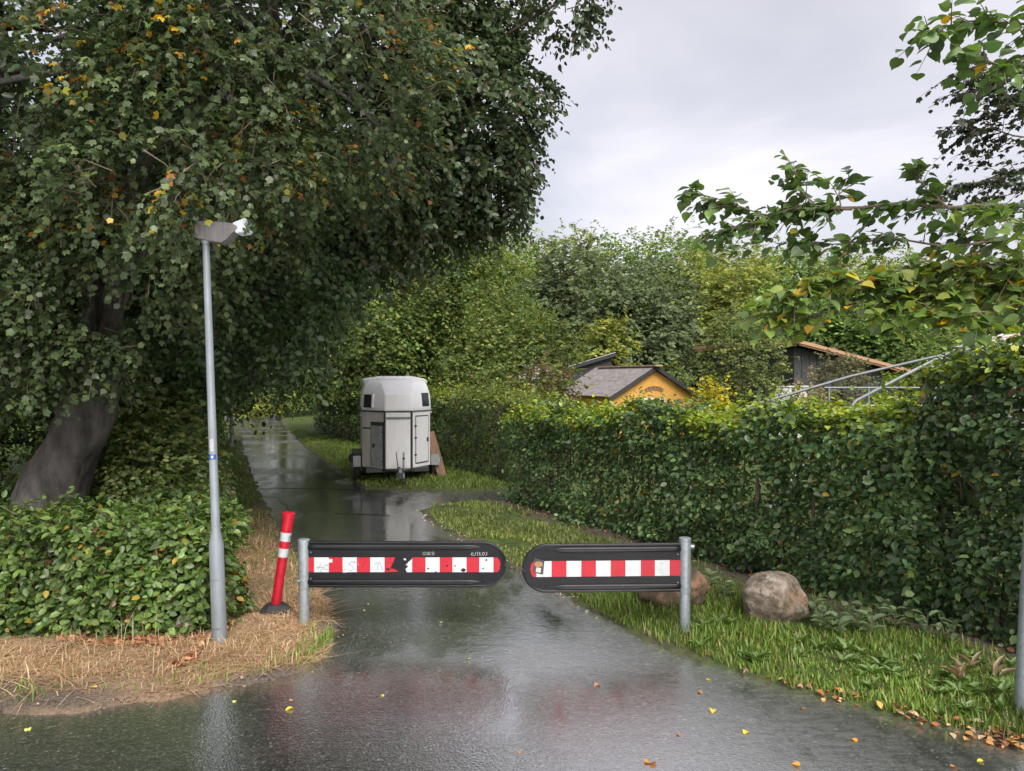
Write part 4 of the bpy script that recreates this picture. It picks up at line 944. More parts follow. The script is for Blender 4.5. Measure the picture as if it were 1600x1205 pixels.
def wrap(name, P, z0, z1, r, a0, a1, mat, parent, th=.002):
    bm = bmesh.new(); v = []
    for z in (z0, z1):
        c = P(z); v.append([bm.verts.new((c[0] + (r + th) * math.cos(a), c[1] + (r + th) * math.sin(a), z)) for a in np.linspace(a0, a1, 9)])
    for j in range(8): bm.faces.new((v[0][j], v[0][j + 1], v[1][j + 1], v[1][j]))
    return bm_obj(name, bm, mat, parent, smooth=True)
hd = wrap('access_door', Pf, .22, .66, .0655, R(225), R(300), M['paint_grey'], lp, .004)
wrap('door_seam', Pf, .655, .663, .0655, R(222), R(303), M['trim_grey'], hd, .0055); wrap('door_seam', Pf, .215, .223, .0655, R(222), R(303), M['trim_grey'], hd, .0055)
rs_ = lambda z: .036 * 1.1 + (.036 * .85 - .036 * 1.1) * (z - 1.11) / 2.67
stb = wrap('blue_sticker', Pf, 1.755, 1.80, rs_(1.78), R(215), R(330), M['blue'], lp)
wrap('white_mark', Pf, 1.765, 1.79, rs_(1.78) + .001, R(262), R(292), M['tape_white'], stb)
wrap('worn_sticker', Pf, 1.83, 1.94, rs_(1.88), R(250), R(300), M['silver_ink'], lp)
hc = Vector(Pf(3.80))
prf = [(-.07, .10), (-.06, .115), (.20, .105), (.30, .085), (.335, .06), (.325, .03), (.27, .0), (.22, -.055), (.17, -.085), (.09, -.075), (-.055, -.045), (-.07, -.02)]
hs = prism('lamp_head', [(x + hc.x, z + hc.z) for x, z in prf], -.085, .085, M['lamp_grey'], lp, bevel=.02, smooth=True)
prism('reflector', [(x + hc.x, z + hc.z) for x, z in [(.27, .095), (.385, .14), (.40, .11), (.372, .075), (.41, .035), (.39, .01), (.30, .0)]], -.082, .082, M['white_paint'], hs, bevel=.012)
lathe('mast_cap', [(.034, -.08), (.04, -.06), (.04, .0)], M['galv'], lp, 16, loc=(hc.x, hc.y, hc.z))
fb = G(362, 702)
lp2 = thing('lamp_post', 'slim far lamp post half hidden by leaves beside the path', 'lamp post', (fb[0], fb[1], 0.0))
Pf2 = pole(lp2, .98, .066, 4.0, .04, M['paint_grey'], 0.0)
prism('lamp_head', [(x, z + 4.02) for x, z in prf], -.085, .085, M['lamp_grey'], lp2, bevel=.02)
sb = G(1592, 1131)
sp = thing('sign_pole', 'leaning galvanised sign pole on the leafy right verge', 'sign pole', (sb[0] + .05, sb[1], 0.0))
Psp = pole(sp, 2.0, .066, 4.1, .06, M['galv'], .19, .0)
c_ = Vector(Psp(3.45))
sg = bm_obj('sign_plate', box_bm((c_.x + .08, c_.y - .085, c_.z + .02), (.50, .012, .62)), M['blue'], sp, bevel=.004)
bm_obj('plate_edge', box_bm((c_.x + .08, c_.y - .072, c_.z + .02), (.52, .012, .64)), M['galv'], sg, bevel=.004)

# ------------------------------------------------------------------ horse trailer
tr_y = 17.75
T = thing('horse_trailer', 'white horse trailer with angled nose and dark side window parked on the grass', 'trailer', ((622 - 800) * tr_y / FPX, tr_y, .02), R(12))
pl = [(-.30, 0), (.30, 0), (.80, .62), (.80, 3.1), (-.80, 3.1), (-.80, .62)]
def loft(name, rings, mat, parent, bevel=0., smooth=False):
    bm = bmesh.new(); rv = [[bm.verts.new(p) for p in r_] for r_ in rings]; n = len(rings[0])
    for a, b in zip(rv, rv[1:]):
        for j in range(n): bm.faces.new((a[j], a[(j + 1) % n], b[(j + 1) % n], b[j]))
    bm.faces.new(rv[0][::-1]); bm.faces.new(rv[-1])
    bmesh.ops.recalc_face_normals(bm, faces=bm.faces)
    return bm_obj(name, bm, mat, parent, smooth, bevel)
zb, zw = .37, 1.69
body = loft('body', [[(x, y, zb) for x, y in pl], [(x, y, zw) for x, y in pl]], M['panel_white'], T)
pu = [(-.31, -.02), (.31, -.02), (.82, .61), (.82, 3.1), (-.82, 3.1), (-.82, .61)]
p2 = [(-.295, .02), (.295, .02), (.80, .63), (.80, 3.09), (-.80, 3.09), (-.80, .63)]
p3 = [(-.36, .40), (.36, .40), (.735, .80), (.75, 3.05), (-.75, 3.05), (-.735, .80)]
p4 = [(-.40, .62), (.40, .62), (.62, .92), (.64, 3.0), (-.64, 3.0), (-.62, .92)]
upper = loft('upper_shell', [[(x, y, zw + .012) for x, y in pu], [(x, y, 1.78) for x, y in pu], [(x, y, 2.08) for x, y in p2], [(x, y, 2.33) for x, y in p3], [(x, y, 2.41) for x, y in p4]], M['white_gel'], T, bevel=.03, smooth=True)
cap = loft('roof_cap', [[(-.77, 1.0, 2.33), (-.4, .86, 2.37), (.4, .86, 2.37), (.77, 1.0, 2.33), (.78, 3.1, 2.33), (-.78, 3.1, 2.33)],
                         [(-.76, .98, 2.42), (-.4, .82, 2.47), (.4, .82, 2.47), (.76, .98, 2.42), (.78, 3.12, 2.42), (-.78, 3.12, 2.42)],
                         [(-.68, 1.06, 2.46), (-.38, .92, 2.515), (.38, .92, 2.515), (.68, 1.06, 2.46), (.7, 3.05, 2.46), (-.7, 3.05, 2.46)]], M['white_gel'], T, bevel=.015, smooth=True)
def q_of(i, j, z0, z1, poly=pl): a, b = poly[i], poly[j]; return [(a[0], a[1], z0), (b[0], b[1], z0), (b[0], b[1], z1), (a[0], a[1], z1)]
qF = q_of(0, 1, zb, zw); qL = q_of(5, 0, zb, zw); qR = q_of(1, 2, zb, zw); qS = q_of(4, 5, zb, zw); qRS = q_of(2, 3, zb, zw)
# lower front panel, transom lip and corner trims
fp = slab('front_panel', qF, .04, .97, .01, .86, .012, .02, M['panel_white'], T)
slab('front_lip', qF, .01, .99, .865, .905, .022, .03, M['trim_grey'], T, bevel=.004)
slab('front_top_panel', qF, .03, .97, .91, .985, .01, .02, M['panel_white'], T)
lp_ = slab('left_nose_panel', qL, .03, .97, .01, .985, .010, .02, M['panel_shaded'], T)
slab('left_seam', qL, .03, .42, .685, .71, .016, .015, M['trim_dark'], lp_)
dl = slab('side_door', qL, .42, .93, .035, .745, .018, .02, M['tarp'], T)
slab('door_gap', qL, .42, .93, .75, .815, .017, .02, M['trim_dark'], dl)
slab('door_edge', qL, .395, .42, .03, .82, .022, .02, M['trim_grey'], dl)
slab('door_edge', qL, .93, .955, .0, .82, .026, .02, M['trim_dark'], dl)
slab('handle', qL, .50, .57, .36, .425, .032, .02, M['trim_dark'], dl)
for v in (.12, .63): slab('hinge', qL, .88, .97, v, v + .022, .034, .02, M['trim_dark'], dl)
# folds of the loose tarp on the left door
for (u0, v0, u1, v1) in ((.46, .70, .88, .60), (.60, .06, .90, .30), (.46, .30, .55, .06)):
    qq = [Vector(p) for p in qL]; nn = (qq[1] - qq[0]).cross(qq[3] - qq[0]).normalized()
    f = lambda u, v: ((qq[0] * (1 - u) + qq[1] * u) * (1 - v) + (qq[3] * (1 - u) + qq[2] * u) * v) + nn * .016
    tube('tarp_fold', [f(u0, v0), (f(u0, v0) + f(u1, v1)) / 2 + nn * .008, f(u1, v1)], [.004, .011, .003], M['tarp'], dl, seg=6)
rp_ = slab('right_nose_panel', qR, .06, .97, .01, .985, .010, .02, M['panel_white'], T)
dr = slab('groom_door', qR, .22, .86, .09, .90, .022, .02, M['white_gel'], T, bevel=.006)
for (a, b, c, d_) in ((.19, .22, .07, .92), (.86, .89, .07, .92), (.22, .86, .90, .925), (.22, .86, .065, .09)): slab('door_frame', qR, a, b, c, d_, .018, .02, M['trim_grey'], dr)
for v in (.22, .52, .73): slab('hinge', qR, .14, .24, v, v + .022, .034, .02, M['trim_dark'], dr)
slab('handle', qR, .78, .86, .44, .515, .036, .02, M['trim_dark'], dr)
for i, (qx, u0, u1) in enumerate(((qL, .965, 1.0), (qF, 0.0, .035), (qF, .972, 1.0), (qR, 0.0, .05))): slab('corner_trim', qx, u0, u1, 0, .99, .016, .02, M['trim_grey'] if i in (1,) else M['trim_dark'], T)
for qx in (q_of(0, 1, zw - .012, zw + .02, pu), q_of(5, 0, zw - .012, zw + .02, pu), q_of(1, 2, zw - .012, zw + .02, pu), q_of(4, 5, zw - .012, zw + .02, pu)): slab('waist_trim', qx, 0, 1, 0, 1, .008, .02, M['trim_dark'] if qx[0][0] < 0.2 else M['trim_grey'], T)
slab('side_panel', qS, .02, .97, .01, .985, .008, .02, M['panel_shaded'], T)
slab('side_rail', qS, .0, .985, .0, .97, .004, .01, M['trim_dark'], T)
tube('marker_lamp', [(-.83, .75, 1.60), (-.86, .74, 1.60)], [.03, .025], M['tape_white'], T, seg=8)
tube('marker_lamp', [(.80, .68, 1.64), (.84, .66, 1.64)], [.03, .025], M['tape_white'], T, seg=8)
# windows of the upper shell
qLU = [(-.82, .61, 1.78), (-.31, -.02, 1.78), (-.295, .02, 2.08), (-.80, .63, 2.08)]; qRU = [(.31, -.02, 1.78), (.82, .61, 1.78), (.80, .63, 2.08), (.295, .02, 2.08)]
wl = slab('window', qLU, .12, .50, -.02, 1.0, .03, .04, M['glass_dark'], T, bevel=.008)
slab('window_frame', qLU, .50, .56, -.02, 1.04, .06, .05, M['white_gel'], wl, bevel=.006)
wr = slab('window', qRU, .55, .90, .05, 1.12, .016, .03, M['glass_dark'], T, bevel=.012)
# chassis, wheels, mudguards
bm_obj('chassis', box_bm((0, 1.6, .33), (1.45, 3.0, .09), box_bm((0, 1.55, .30), (1.95, .09, .09))), M['trim_dark'], T)
for s in (-1, 1):
    for yy in (1.05, 1.78):
        wg = [(.10, -.085), (.27, -.085), (.30, -.06), (.305, 0), (.30, .06), (.27, .085), (.10, .085)]
        bm = bmesh.new(); rings = []
        for r, x in wg: rings.append([bm.verts.new((s * .93 + x, yy + r * math.cos(2 * math.pi * j / 28), .285 + r * math.sin(2 * math.pi * j / 28))) for j in range(28)])
        for a, b in zip(rings, rings[1:]):
            for j in range(28): bm.faces.new((a[j], a[(j + 1) % 28], b[(j + 1) % 28], b[j]))
        bm.faces.new(rings[0]); bm.faces.new(rings[-1][::-1]); bmesh.ops.recalc_face_normals(bm, faces=bm.faces)
        wh = bm_obj('wheel', bm, M['tyre'], T, smooth=True)
        tube('rim', [(s * .93 + s * .06, yy, .285), (s * .93 + s * .088, yy, .285)], [.17, .15], M['galv'], wh, seg=18)
    a_ = np.linspace(R(5), R(175), 14)
    prof = [(yc, zc_) for yc, zc_ in [(1.78 + .38 * math.cos(a), .36 + .33 * math.sin(a)) if math.cos(a) > 0 else (1.05 + .38 * math.cos(a), .36 + .33 * math.sin(a)) for a in a_]]
    bm = bmesh.new(); rr2 = []
    for y_, z_ in prof: rr2.append([bm.verts.new((s * .82, y_, z_)), bm.verts.new((s * 1.04, y_, z_)), bm.verts.new((s * 1.05, y_, z_ - .05)), bm.verts.new((s * .82, y_, z_ - .02))])
    for a, b in zip(rr2, rr2[1:]):
        for j in range(4): bm.faces.new((a[j], a[(j + 1) % 4], b[(j + 1) % 4], b[j]))
    bm.faces.new(rr2[0]); bm.faces.new(rr2[-1]); bmesh.ops.recalc_face_normals(bm, faces=bm.faces)
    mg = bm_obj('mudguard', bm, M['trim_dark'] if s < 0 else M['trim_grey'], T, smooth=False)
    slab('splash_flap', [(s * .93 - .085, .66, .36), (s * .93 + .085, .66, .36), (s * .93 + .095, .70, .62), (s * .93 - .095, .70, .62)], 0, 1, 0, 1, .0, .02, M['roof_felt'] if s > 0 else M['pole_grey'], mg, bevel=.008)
tube('spare_wheel_bracket', [(-1.02, .72, .56), (-1.02, .86, .56)], [.11, .11], M['tyre'], T, seg=16)
# drawbar, coupling, jockey wheel, brake lever
tube('drawbar', [(-.45, .35, .33), (-.04, -.55, .37)], .032, M['trim_dark'], T, seg=6); tube('drawbar', [(.45, .35, .33), (.04, -.55, .37)], .032, M['trim_dark'], T, seg=6)
tube('coupling', [(0, -.40, .40), (0, -.62, .42), (0, -.80, .40)], [.03, .036, .042], M['trim_grey'], T, seg=10)
tube('coupling_gaiter', [(0, -.30, .40), (0, -.48, .41)], [.05, .04], M['rubber'], T, seg=10)
tube('brake_lever', [(-.03, -.42, .42), (-.07, -.38, .80)], [.013, .010], M['trim_dark'], T, seg=6)
jw = tube('jockey_wheel', [(.10, -.36, .78), (.10, -.36, .12)], [.020, .026], M['galv'], T, seg=10)
tube('clamp', [(.10, -.36, .62), (.10, -.36, .66)], [.03, .03], M['trim_dark'], jw, seg=8)
tube('tyre', [(.07, -.36, .10), (.14, -.36, .10)], [.10, .10], M['tyre'], jw, seg=16)
bm_obj('number_board', box_bm((-.01, -.66, .24), (.17, .06, .03), box_bm((-.01, -.6, .30), (.14, .12, .10))), M['trim_dark'], T)
# the board leaning on the trailer
bb = G(690, 752); bd = thing('board', 'brown wooden board leaning beside the right wheel of the trailer', 'board', (bb[0] + .0, bb[1] + .2, gz(bb[0], bb[1] + .2)))
bd.rotation_euler = (R(-8), R(-14), R(25))
bm_obj('plank', box_bm((0, 0, .56), (.22, .028, 1.14)), M['wood_board'], bd, bevel=.004)
bm_obj('cleat', box_bm((0, .026, .9), (.2, .022, .06)), M['wood_board'], bd, bevel=.003)

# ------------------------------------------------------------------ boulders
def rock_mat(name, c1_, c2_, c3_, moss):
    m = bpy.data.materials.new(name); t, N, L, b = nodes_of(m); v = N.new('ShaderNodeTexCoord').outputs['Object']
    col = ramp(N, L, noise(N, L, v, 7, 8, .7), [(.3, c1_), (.5, c2_), (.7, c3_)])
    pk = ramp(N, L, noise(N, L, v, 3.2, 5), [(.52, (0, 0, 0)), (.64, (1, 1, 1))])
    col = mix(N, L, pk, col, (.30, .17, .11))
    mo = ramp(N, L, noise(N, L, v, 11, 7, .7), [(.5, (0, 0, 0)), (.62, (moss, moss, moss))])
    col = mix(N, L, mo, col, (.075, .07, .03))
    L.new(col, b.inputs['Base Color']); b.inputs['Roughness'].default_value = .85
    bp = N.new('ShaderNodeBump'); bp.inputs['Strength'].default_value = .8; bp.inputs['Distance'].default_value = .03
    L.new(noise(N, L, v, 26, 9, .7), bp.inputs['Height']); L.new(bp.outputs[0], b.inputs['Normal']); return m
def boulder(name, label, x, y, sx_, sy_, sz_, seed, mat, tilt=0):
    bm = bmesh.new(); bmesh.ops.create_icosphere(bm, subdivisions=5, radius=1.0)
    P = np.array([v.co for v in bm.verts])
    k = norm(P); g = np.random.default_rng(seed); r = np.ones(len(P))
    for _ in range(13):                      # flat broken faces
        n_ = norm(g.normal(size=3)); dcut = g.uniform(.80, .97); dd = k @ n_; r = np.minimum(r, np.where(dd > .05, dcut / np.maximum(dd, .05), 9))
    r = r * (1 + .05 * sn(P, 1.6, seed) + .02 * sn(P, 4.5, seed + 1) + .008 * sn(P, 14, seed + 2))
    Q = k * r[:, None] * np.array([sx_, sy_, sz_])
    c, s = math.cos(tilt), math.sin(tilt); Q = np.c_[Q[:, 0] * c + Q[:, 2] * s, Q[:, 1], -Q[:, 0] * s + Q[:, 2] * c]
    for v, qn in zip(bm.verts, Q): v.co = qn
    o = bm_obj(name, bm, mat, None, smooth=False); o.location = (x, y, gz(x, y) + sz_ * .55)
    o.data.polygons.foreach_set('use_smooth', [True] * len(o.data.polygons))
    return tag(o, label, 'boulder')
g1 = G(1220, 985); g2 = G(1058, 968)
boulder('boulder', 'pale pinkish grey granite boulder with a rounded top beside the hedge', g1[0] + .02, g1[1] + .2, .365, .30, .30, 67, rock_mat('granite', (.09, .07, .05), (.27, .22, .17), (.56, .50, .45), .8), .12)
boulder('boulder', 'low brown mossy boulder behind the right barrier post', g2[0] + .02, g2[1] + .25, .40, .26, .27, 64, rock_mat('mossy_stone', (.05, .035, .022), (.10, .07, .045), (.19, .14, .09), .9), -.1)
st = G(280, 1012)
boulder('stone', 'small grey stone at the foot of the low hedge by the lamp post', st[0], st[1] + .12, .085, .07, .13, 66, M['stone_pale'])['category'] = 'stone'

# ------------------------------------------------------------------ garden buildings
def lbox(name, c, s, mat, parent, bevel=0): return bm_obj(name, box_bm(c, s), mat, parent, bevel=bevel)
# yellow gabled garden house
yd = 32.0; ya = A(1022, 574, yd); W2, eave, ridge = 2.0, 1.78, ya[2]
yh = thing('garden_house', 'small yellow gabled garden house with grey fibre cement roof', 'house', (ya[0], yd, 0), R(20))
prism('wall', [(-W2, 0), (W2, 0), (W2, eave - .05), (0, ridge - .12), (-W2, eave - .05)], 0, 5.2, M['yellow_wall'], yh)
for s in (-1, 1):
    sl_len = math.hypot(W2 + .12, ridge - eave + .1); ang = math.atan2(ridge - eave + .1, W2 + .12)
    # corrugated roof sheets, three along the ridge and two up the slope
    for row in range(2):
        for cc in range(4):
            n = 14; bm = bmesh.new(); rows_ = []
            y0, y1 = -.18 + cc * 1.40, -.18 + (cc + 1) * 1.40 - .01
            for k in range(n * 2 + 1):
                yy = y0 + (y1 - y0) * k / (n * 2); hh = .018 * math.cos(k * math.pi)
                a, b = row / 2, (row + 1) / 2 + (.03 if row == 0 else 0)
                rows_.append([bm.verts.new((s * (W2 + .12) * (1 - a), yy, eave - .09 + (ridge - eave + .1) * a + hh + .02 - row * .0 + (.012 if row else 0))), bm.verts.new((s * (W2 + .12) * (1 - b), yy, eave - .09 + (ridge - eave + .1) * b + hh + .02 + (.012 if row else 0)))])
            for p_, q_ in zip(rows_, rows_[1:]): bm.faces.new((p_[0], q_[0], q_[1], p_[1]))
            o = bm_obj('roof_sheet', bm, M['eternit'], yh)
            md = o.modifiers.new('thickness', 'SOLIDIFY'); md.thickness = .012
    a_ = Vector((s * (W2 + .16), -.2, eave - .13)); b_ = Vector((0, -.2, ridge + .0))
    dirv = (b_ - a_); L_ = dirv.length
    lbx = box_bm((0, 0, 0), (L_ + .06, .035, .15)); bmesh.ops.rotate(lbx, verts=lbx.verts, cent=(0, 0, 0), matrix=Matrix.Rotation(-math.atan2(dirv.z, dirv.x), 3, 'Y')); bmesh.ops.translate(lbx, verts=lbx.verts, vec=(a_ + b_) / 2 + Vector((0, -.012 * (s + 1), -.03)))
    bm_obj('barge_board', lbx, M['barge'], yh)
for k in range(5): lbox('ridge_cap', (0, .1 + k * 1.08, ridge + .06), (.34, 1.05, .07), M['ridge'], yh, .015)
# arched name board with dark letters
ap = [(x, .13 * (1 - (x / .47) ** 2) + z) for x, z in [(-.47, 2.02), (-.40, 1.86), (-.2, 1.86), (0, 1.86), (.2, 1.86), (.40, 1.86), (.47, 2.02), (.24, 2.03), (0, 2.03), (-.24, 2.03)]]
nb = prism('name_board', ap, -.03, -.002, M['sticker_tan'], yh)
for k in range(9):                   # worn letters, no longer readable
    x = -.36 + k * .09; zc_ = 1.945 + .13 * (1 - (x / .47) ** 2); g_ = np.random.default_rng(k + 40)
    a = g_.uniform(-.03, .03)
    strokes('worn_letter', [[(x - .02 + a * .3, zc_ - .055), (x - .02, zc_ + .055)], [(x - .02, zc_ + .05 * (1 if k % 2 else -1)), (x + .025, zc_ + a)], [(x + .025, zc_ - .05), (x + .025, zc_ + .05)]][:2 + k % 2], .018, M['barge'], nb, -.033)
wi = lbox('window', (0, -.02, 1.2), (.9, .05, .8), M['glass_dark'], yh)
for zz_ in (.79, 1.61): lbox('window_frame', (0, -.025, zz_), (1.0, .07, .06), M['white_paint'], wi)
for xx_ in (-.47, 0, .47): lbox('window_frame', (xx_, -.028, 1.2), (.05, .07, .76), M['white_paint'], wi)
# dark shed with single pitch roof
dd_ = 41.0; da = A(933, 575, dd_)
ds_ = thing('dark_shed', 'dark boarded shed with single pitch grey roof behind the yellow house', 'shed', (da[0], dd_, 0), R(-6))
def mono(parent, x0, x1, y0, y1, zl, zr, wallmat, roofmat, over, edge_mat, plank=None, th=.10):
    prism('wall', [(x0, 0), (x1, 0), (x1, zr), (x0, zl)], y0, y1, wallmat, parent)
    sl2 = (zr - zl) / (x1 - x0); f = lambda x: zl + sl2 * (x - x0)
    rf = prism('roof', [(x0 - over, f(x0 - over) + .01), (x1 + over, f(x1 + over) + .01), (x1 + over, f(x1 + over) + th), (x0 - over, f(x0 - over) + th)], y0 - over, y1 + over, roofmat, parent)
    prism('fascia', [(x0 - over, f(x0 - over) - .06), (x1 + over, f(x1 + over) - .06), (x1 + over, f(x1 + over) + th + .02), (x0 - over, f(x0 - over) + th + .02)], y0 - over - .04, y0 - over - .003, edge_mat, rf)
    if plank:
        zz = .15
        while zz < max(zl, zr) - .1:
            xa = x0 if zz < min(zl, zr) else (x0 + (zz + .12 - zl) / sl2 if zr > zl else x0); xb = x1 if (zr > zl or zz < min(zl, zr)) else x0 + (zz + .12 - zl) / sl2
            if xb - xa > .1: bm_obj('plank', box_bm(((xa + xb) / 2, y0 - .012, zz + .06), (xb - xa, .02, .115)), plank, parent)
            zz += .125
    return rf
rf_ = mono(ds_, -1.5, .75, 0, 3.0, 2.95, 3.62, M['black_wood'], M['roof_felt'], .25, M['barge'], plank=M['black_plank'], th=.12)
# pale raised sheet seams on the tilted roof
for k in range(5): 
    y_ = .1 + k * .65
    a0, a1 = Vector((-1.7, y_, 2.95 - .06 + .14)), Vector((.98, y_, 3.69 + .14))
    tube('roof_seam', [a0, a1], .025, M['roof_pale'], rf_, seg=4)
# black house with long single pitch roof and pale timber edge
bc = A(1247, 540, 36.0)
bh = thing('black_house', 'black wooden house with long sloping roof edged in pale timber', 'house', (bc[0], 36.0, 0), 0)
far1 = A(1085, 540, 44.0); far2 = A(1428, 582, 40.5)
P0 = Vector((0, 0, 0)); P1 = Vector((far1[0] - bc[0], 8.0, 0)); P2 = Vector((far2[0] - bc[0], 4.5, 0)); P3 = P1 + P2
zA, zB = 4.02, 2.72
def hexa(name, quad_b, tops, mat, parent, zlow=0.0):
    bm = bmesh.new(); a = [bm.verts.new((p.x, p.y, zlow if not isinstance(zlow, (list, tuple)) else zlow[i])) for i, p in enumerate(quad_b)]; b = [bm.verts.new((p.x, p.y, t_)) for p, t_ in zip(quad_b, tops)]
    bm.faces.new(a); bm.faces.new(b[::-1])
    for i in range(4): bm.faces.new((a[i], b[i], b[(i + 1) % 4], a[(i + 1) % 4]))
    bmesh.ops.recalc_face_normals(bm, faces=bm.faces); return bm_obj(name, bm, mat, parent)
ins = .07
def lerp4(u, v): return P0 * (1 - u) * (1 - v) + P2 * u * (1 - v) + P3 * u * v + P1 * (1 - u) * v
Q4 = [lerp4(.05, .09), lerp4(.96, .09), lerp4(.96, .94), lerp4(.05, .94)]
hexa('wall', Q4, [zA - .0, zB + .0, zB + .0, zA - .0], M['black_wood'], bh)
e4 = [P0, P2, P3, P1]; zz4 = [zA + .14, zB + .05, zB + .05, zA + .14]
hr = hexa('roof', e4, [z + .08 for z in zz4], M['roof_mid'], bh, zlow=[z for z in zz4])
def edge_board(a, b, za, zb_, h, off, mat, parent, name='fascia'):
    d_ = (b - a); n_ = Vector((d_.y, -d_.x, 0)).normalized()
    aa, bb_ = a + n_ * off, b + n_ * off
    bm = bmesh.new(); th = n_ * .05
    v = [bm.verts.new(x) for x in (aa + Vector((0, 0, za - h)), bb_ + Vector((0, 0, zb_ - h)), bb_ + Vector((0, 0, zb_)), aa + Vector((0, 0, za)))]; u = [bm.verts.new(x.co + th) for x in v]
    bm.faces.new(v); bm.faces.new(u[::-1])
    for i in range(4): bm.faces.new((v[i], u[i], u[(i + 1) % 4], v[(i + 1) % 4]))
    bmesh.ops.recalc_face_normals(bm, faces=bm.faces); return bm_obj(name, bm, mat, parent)
edge_board(P0, P2, zA + .25, zB + .16, .16, .004, M['timber'], hr); edge_board(P1, P0, zA + .25, zA + .25, .17, .004, M['timber'], hr)
edge_board(P0 + (P2 - P0) * .012, P2, zA + .07, zB - .02, .07, -.06, M['timber'], hr, 'rafter_strip'); edge_board(P1, P0 + (P1 - P0) * .02, zA + .06, zA + .06, .09, -.06, M['timber'], hr, 'rafter_strip')
n_ = 15
for k in range(n_):
    a = Q4[0] + (Q4[1] - Q4[0]) * k / n_; b = Q4[0] + (Q4[1] - Q4[0]) * (k + .93) / n_
    za = zA + (zB - zA) * k / n_; zb2 = zA + (zB - zA) * (k + .93) / n_
    edge_board(a, b, za - .06, zb2 - .06, min(za, zb2) - .2, .003 + .006 * (k % 2), M['black_plank'], bh, 'plank')
# low white wall, small hidden shed, white corrugated roof
wa = A(1230, 600, 30.0); ww = thing('garden_wall', 'low white wall in front of the black house', 'wall', (wa[0], 30, 0))
lbox('wall', (0, 0, 1.06), (1.5, .18, 2.12), M['white_wall'], ww, .01); lbox('coping', (0, 0, 2.15), (1.6, .26, .06), M['white_wall'], ww, .01)
sa = A(690, 585, 33.0); ss = thing('small_shed', 'small shed with pale roof edge just right of the trailer roof', 'shed', (sa[0], 33, 0), R(-8))
mono(ss, -1.0, 1.4, 0, 2.2, 2.55, 2.72, M['barge'], M['roof_mid'], .2, M['roof_pale'], th=.08)
bm_obj('window_sill', box_bm((.1, -.06, 2.12), (1.9, .1, .14)), M['white_paint'], ss)
ca = A(1600, 540, 15.0); cr = thing('greenhouse', 'white corrugated plastic roof among the bushes under the lime leaves', 'greenhouse', (ca[0] + .4, 15.0, 0), R(12))
prism('wall', [(-.85, 0), (1.5, 0), (1.5, 2.75), (.3, 3.35), (-.85, 2.70)], .04, 2.2, M['roof_mid'], cr)
for k in range(9):
    u0, u1 = k / 9, (k + .92) / 9
    a0, b0 = Vector((-.95, 0, 2.66)), Vector((.3, 0, 3.42))
    for dz in (0,): 
        bm = bmesh.new(); p0 = a0 + Vector((0, -.05 + k * .26, 0)); p1 = b0 + Vector((0, -.05 + k * .26, 0))
        v = [bm.verts.new(x) for x in (p0, p1, p1 + Vector((0, .12, .035)), p0 + Vector((0, .12, .035)), p0 + Vector((0, .25, 0)), p1 + Vector((0, .25, 0)))]
        bm.faces.new((v[0], v[1], v[2], v[3])); bm.faces.new((v[3], v[2], v[5], v[4]))
        bm_obj('roof_sheet', bm, M['roof_pale'], cr)
tube('eave_pipe', [(-.97, -.08, 2.64), (.3, -.08, 3.42)], .035, M['galv'], cr, seg=8)

# ------------------------------------------------------------------ garden poles
sd_ = 13.0; sbp = A(1345, 622, sd_)
sf = thing('garden_pergola', 'tubular metal garden frame with arched braces behind the hedge', 'pergola', (A(1300, 605, sd_)[0], sd_, 0)); ob = np.array(sf.location)
def pw(name, pts, r, mat, parent, seg=8): return tube(name, [np.array(p) - ob for p in pts], r, mat, parent, seg=seg)
x0_, x1_ = A(1288, 0, sd_)[0], A(1470, 0, sd_)[0]; zt_, zb_ = A(0, 606, sd_)[2], A(0, 634, sd_)[2]
pw('top_rail', [(x0_, sd_, zt_), (x1_, sd_, zt_)], .016, M['pole_grey'], sf); pw('lower_rail', [(x0_ + .55, sd_, zb_), (x1_, sd_, zb_)], .018, M['galv'], sf); pw('lower_rail', [(x0_ + .6, sd_ - .3, zb_ - .06), (x1_, sd_ - .3, zb_ - .06)], .014, M['timber'], sf)
for x_ in (x0_ + .08, x0_ + .75, x1_ - .1): pw('upright', [(x_, sd_, -.05), (x_, sd_, zt_)], .02, M['galv'], sf)
for cx_ in (1383, 1405):
    c3 = A(cx_, 634, sd_); pw('brace', [(c3[0] + .17 * math.cos(a), sd_ - .02, zb_ + .30 * math.sin(a)) for a in np.linspace(R(8), R(172), 14)], .012, M['trim_dark'], sf, 6)
pole_a = [A(1338, 626, 12.4), A(1420, 583, 12.6), A(1510, 537, 12.9)]
gp = thing('garden_pole', 'pale slanting pole rising above the hedge towards the greenhouse', 'pole', (pole_a[0][0], pole_a[0][1], 0)); ob = np.array(gp.location)
gr_ = np.array([pole_a[0][0] - 1.9, 12.0, .0])
pw('pole', [gr_, *pole_a], [.026, .026, .026, .022], M['pole_grey'], gp); pw('strut', [A(1510, 537, 12.9), A(1500, 568, 12.9), np.array([A(1490, 0, 12.9)[0], 12.9, 0.0])], .016, M['pole_grey'], gp)
pw('stay', [A(1510, 537, 12.9), A(1555, 530, 13.6), A(1640, 515, 15.0)], .012, M['timber'], gp, 6)
pole_b = [A(1180, 632, 14.5), A(1245, 613, 14.5), A(1330, 588, 14.4), A(1450, 560, 14.2), A(1520, 545, 14.0)]
gb = thing('garden_pole', 'dark slanting pipe crossing in front of the round grey bush', 'pole', (pole_b[0][0], 14.5, 0)); ob = np.array(gb.location)
pw('pipe', [np.array([pole_b[0][0] - 1.2, 14.6, 1.4]), *pole_b], .028, M['trim_grey'], gb); pw('post', [np.array([pole_b[0][0] - 1.2, 14.6, -.05]), np.array([pole_b[0][0] - 1.2, 14.6, 1.43])], .03, M['trim_grey'], gb)

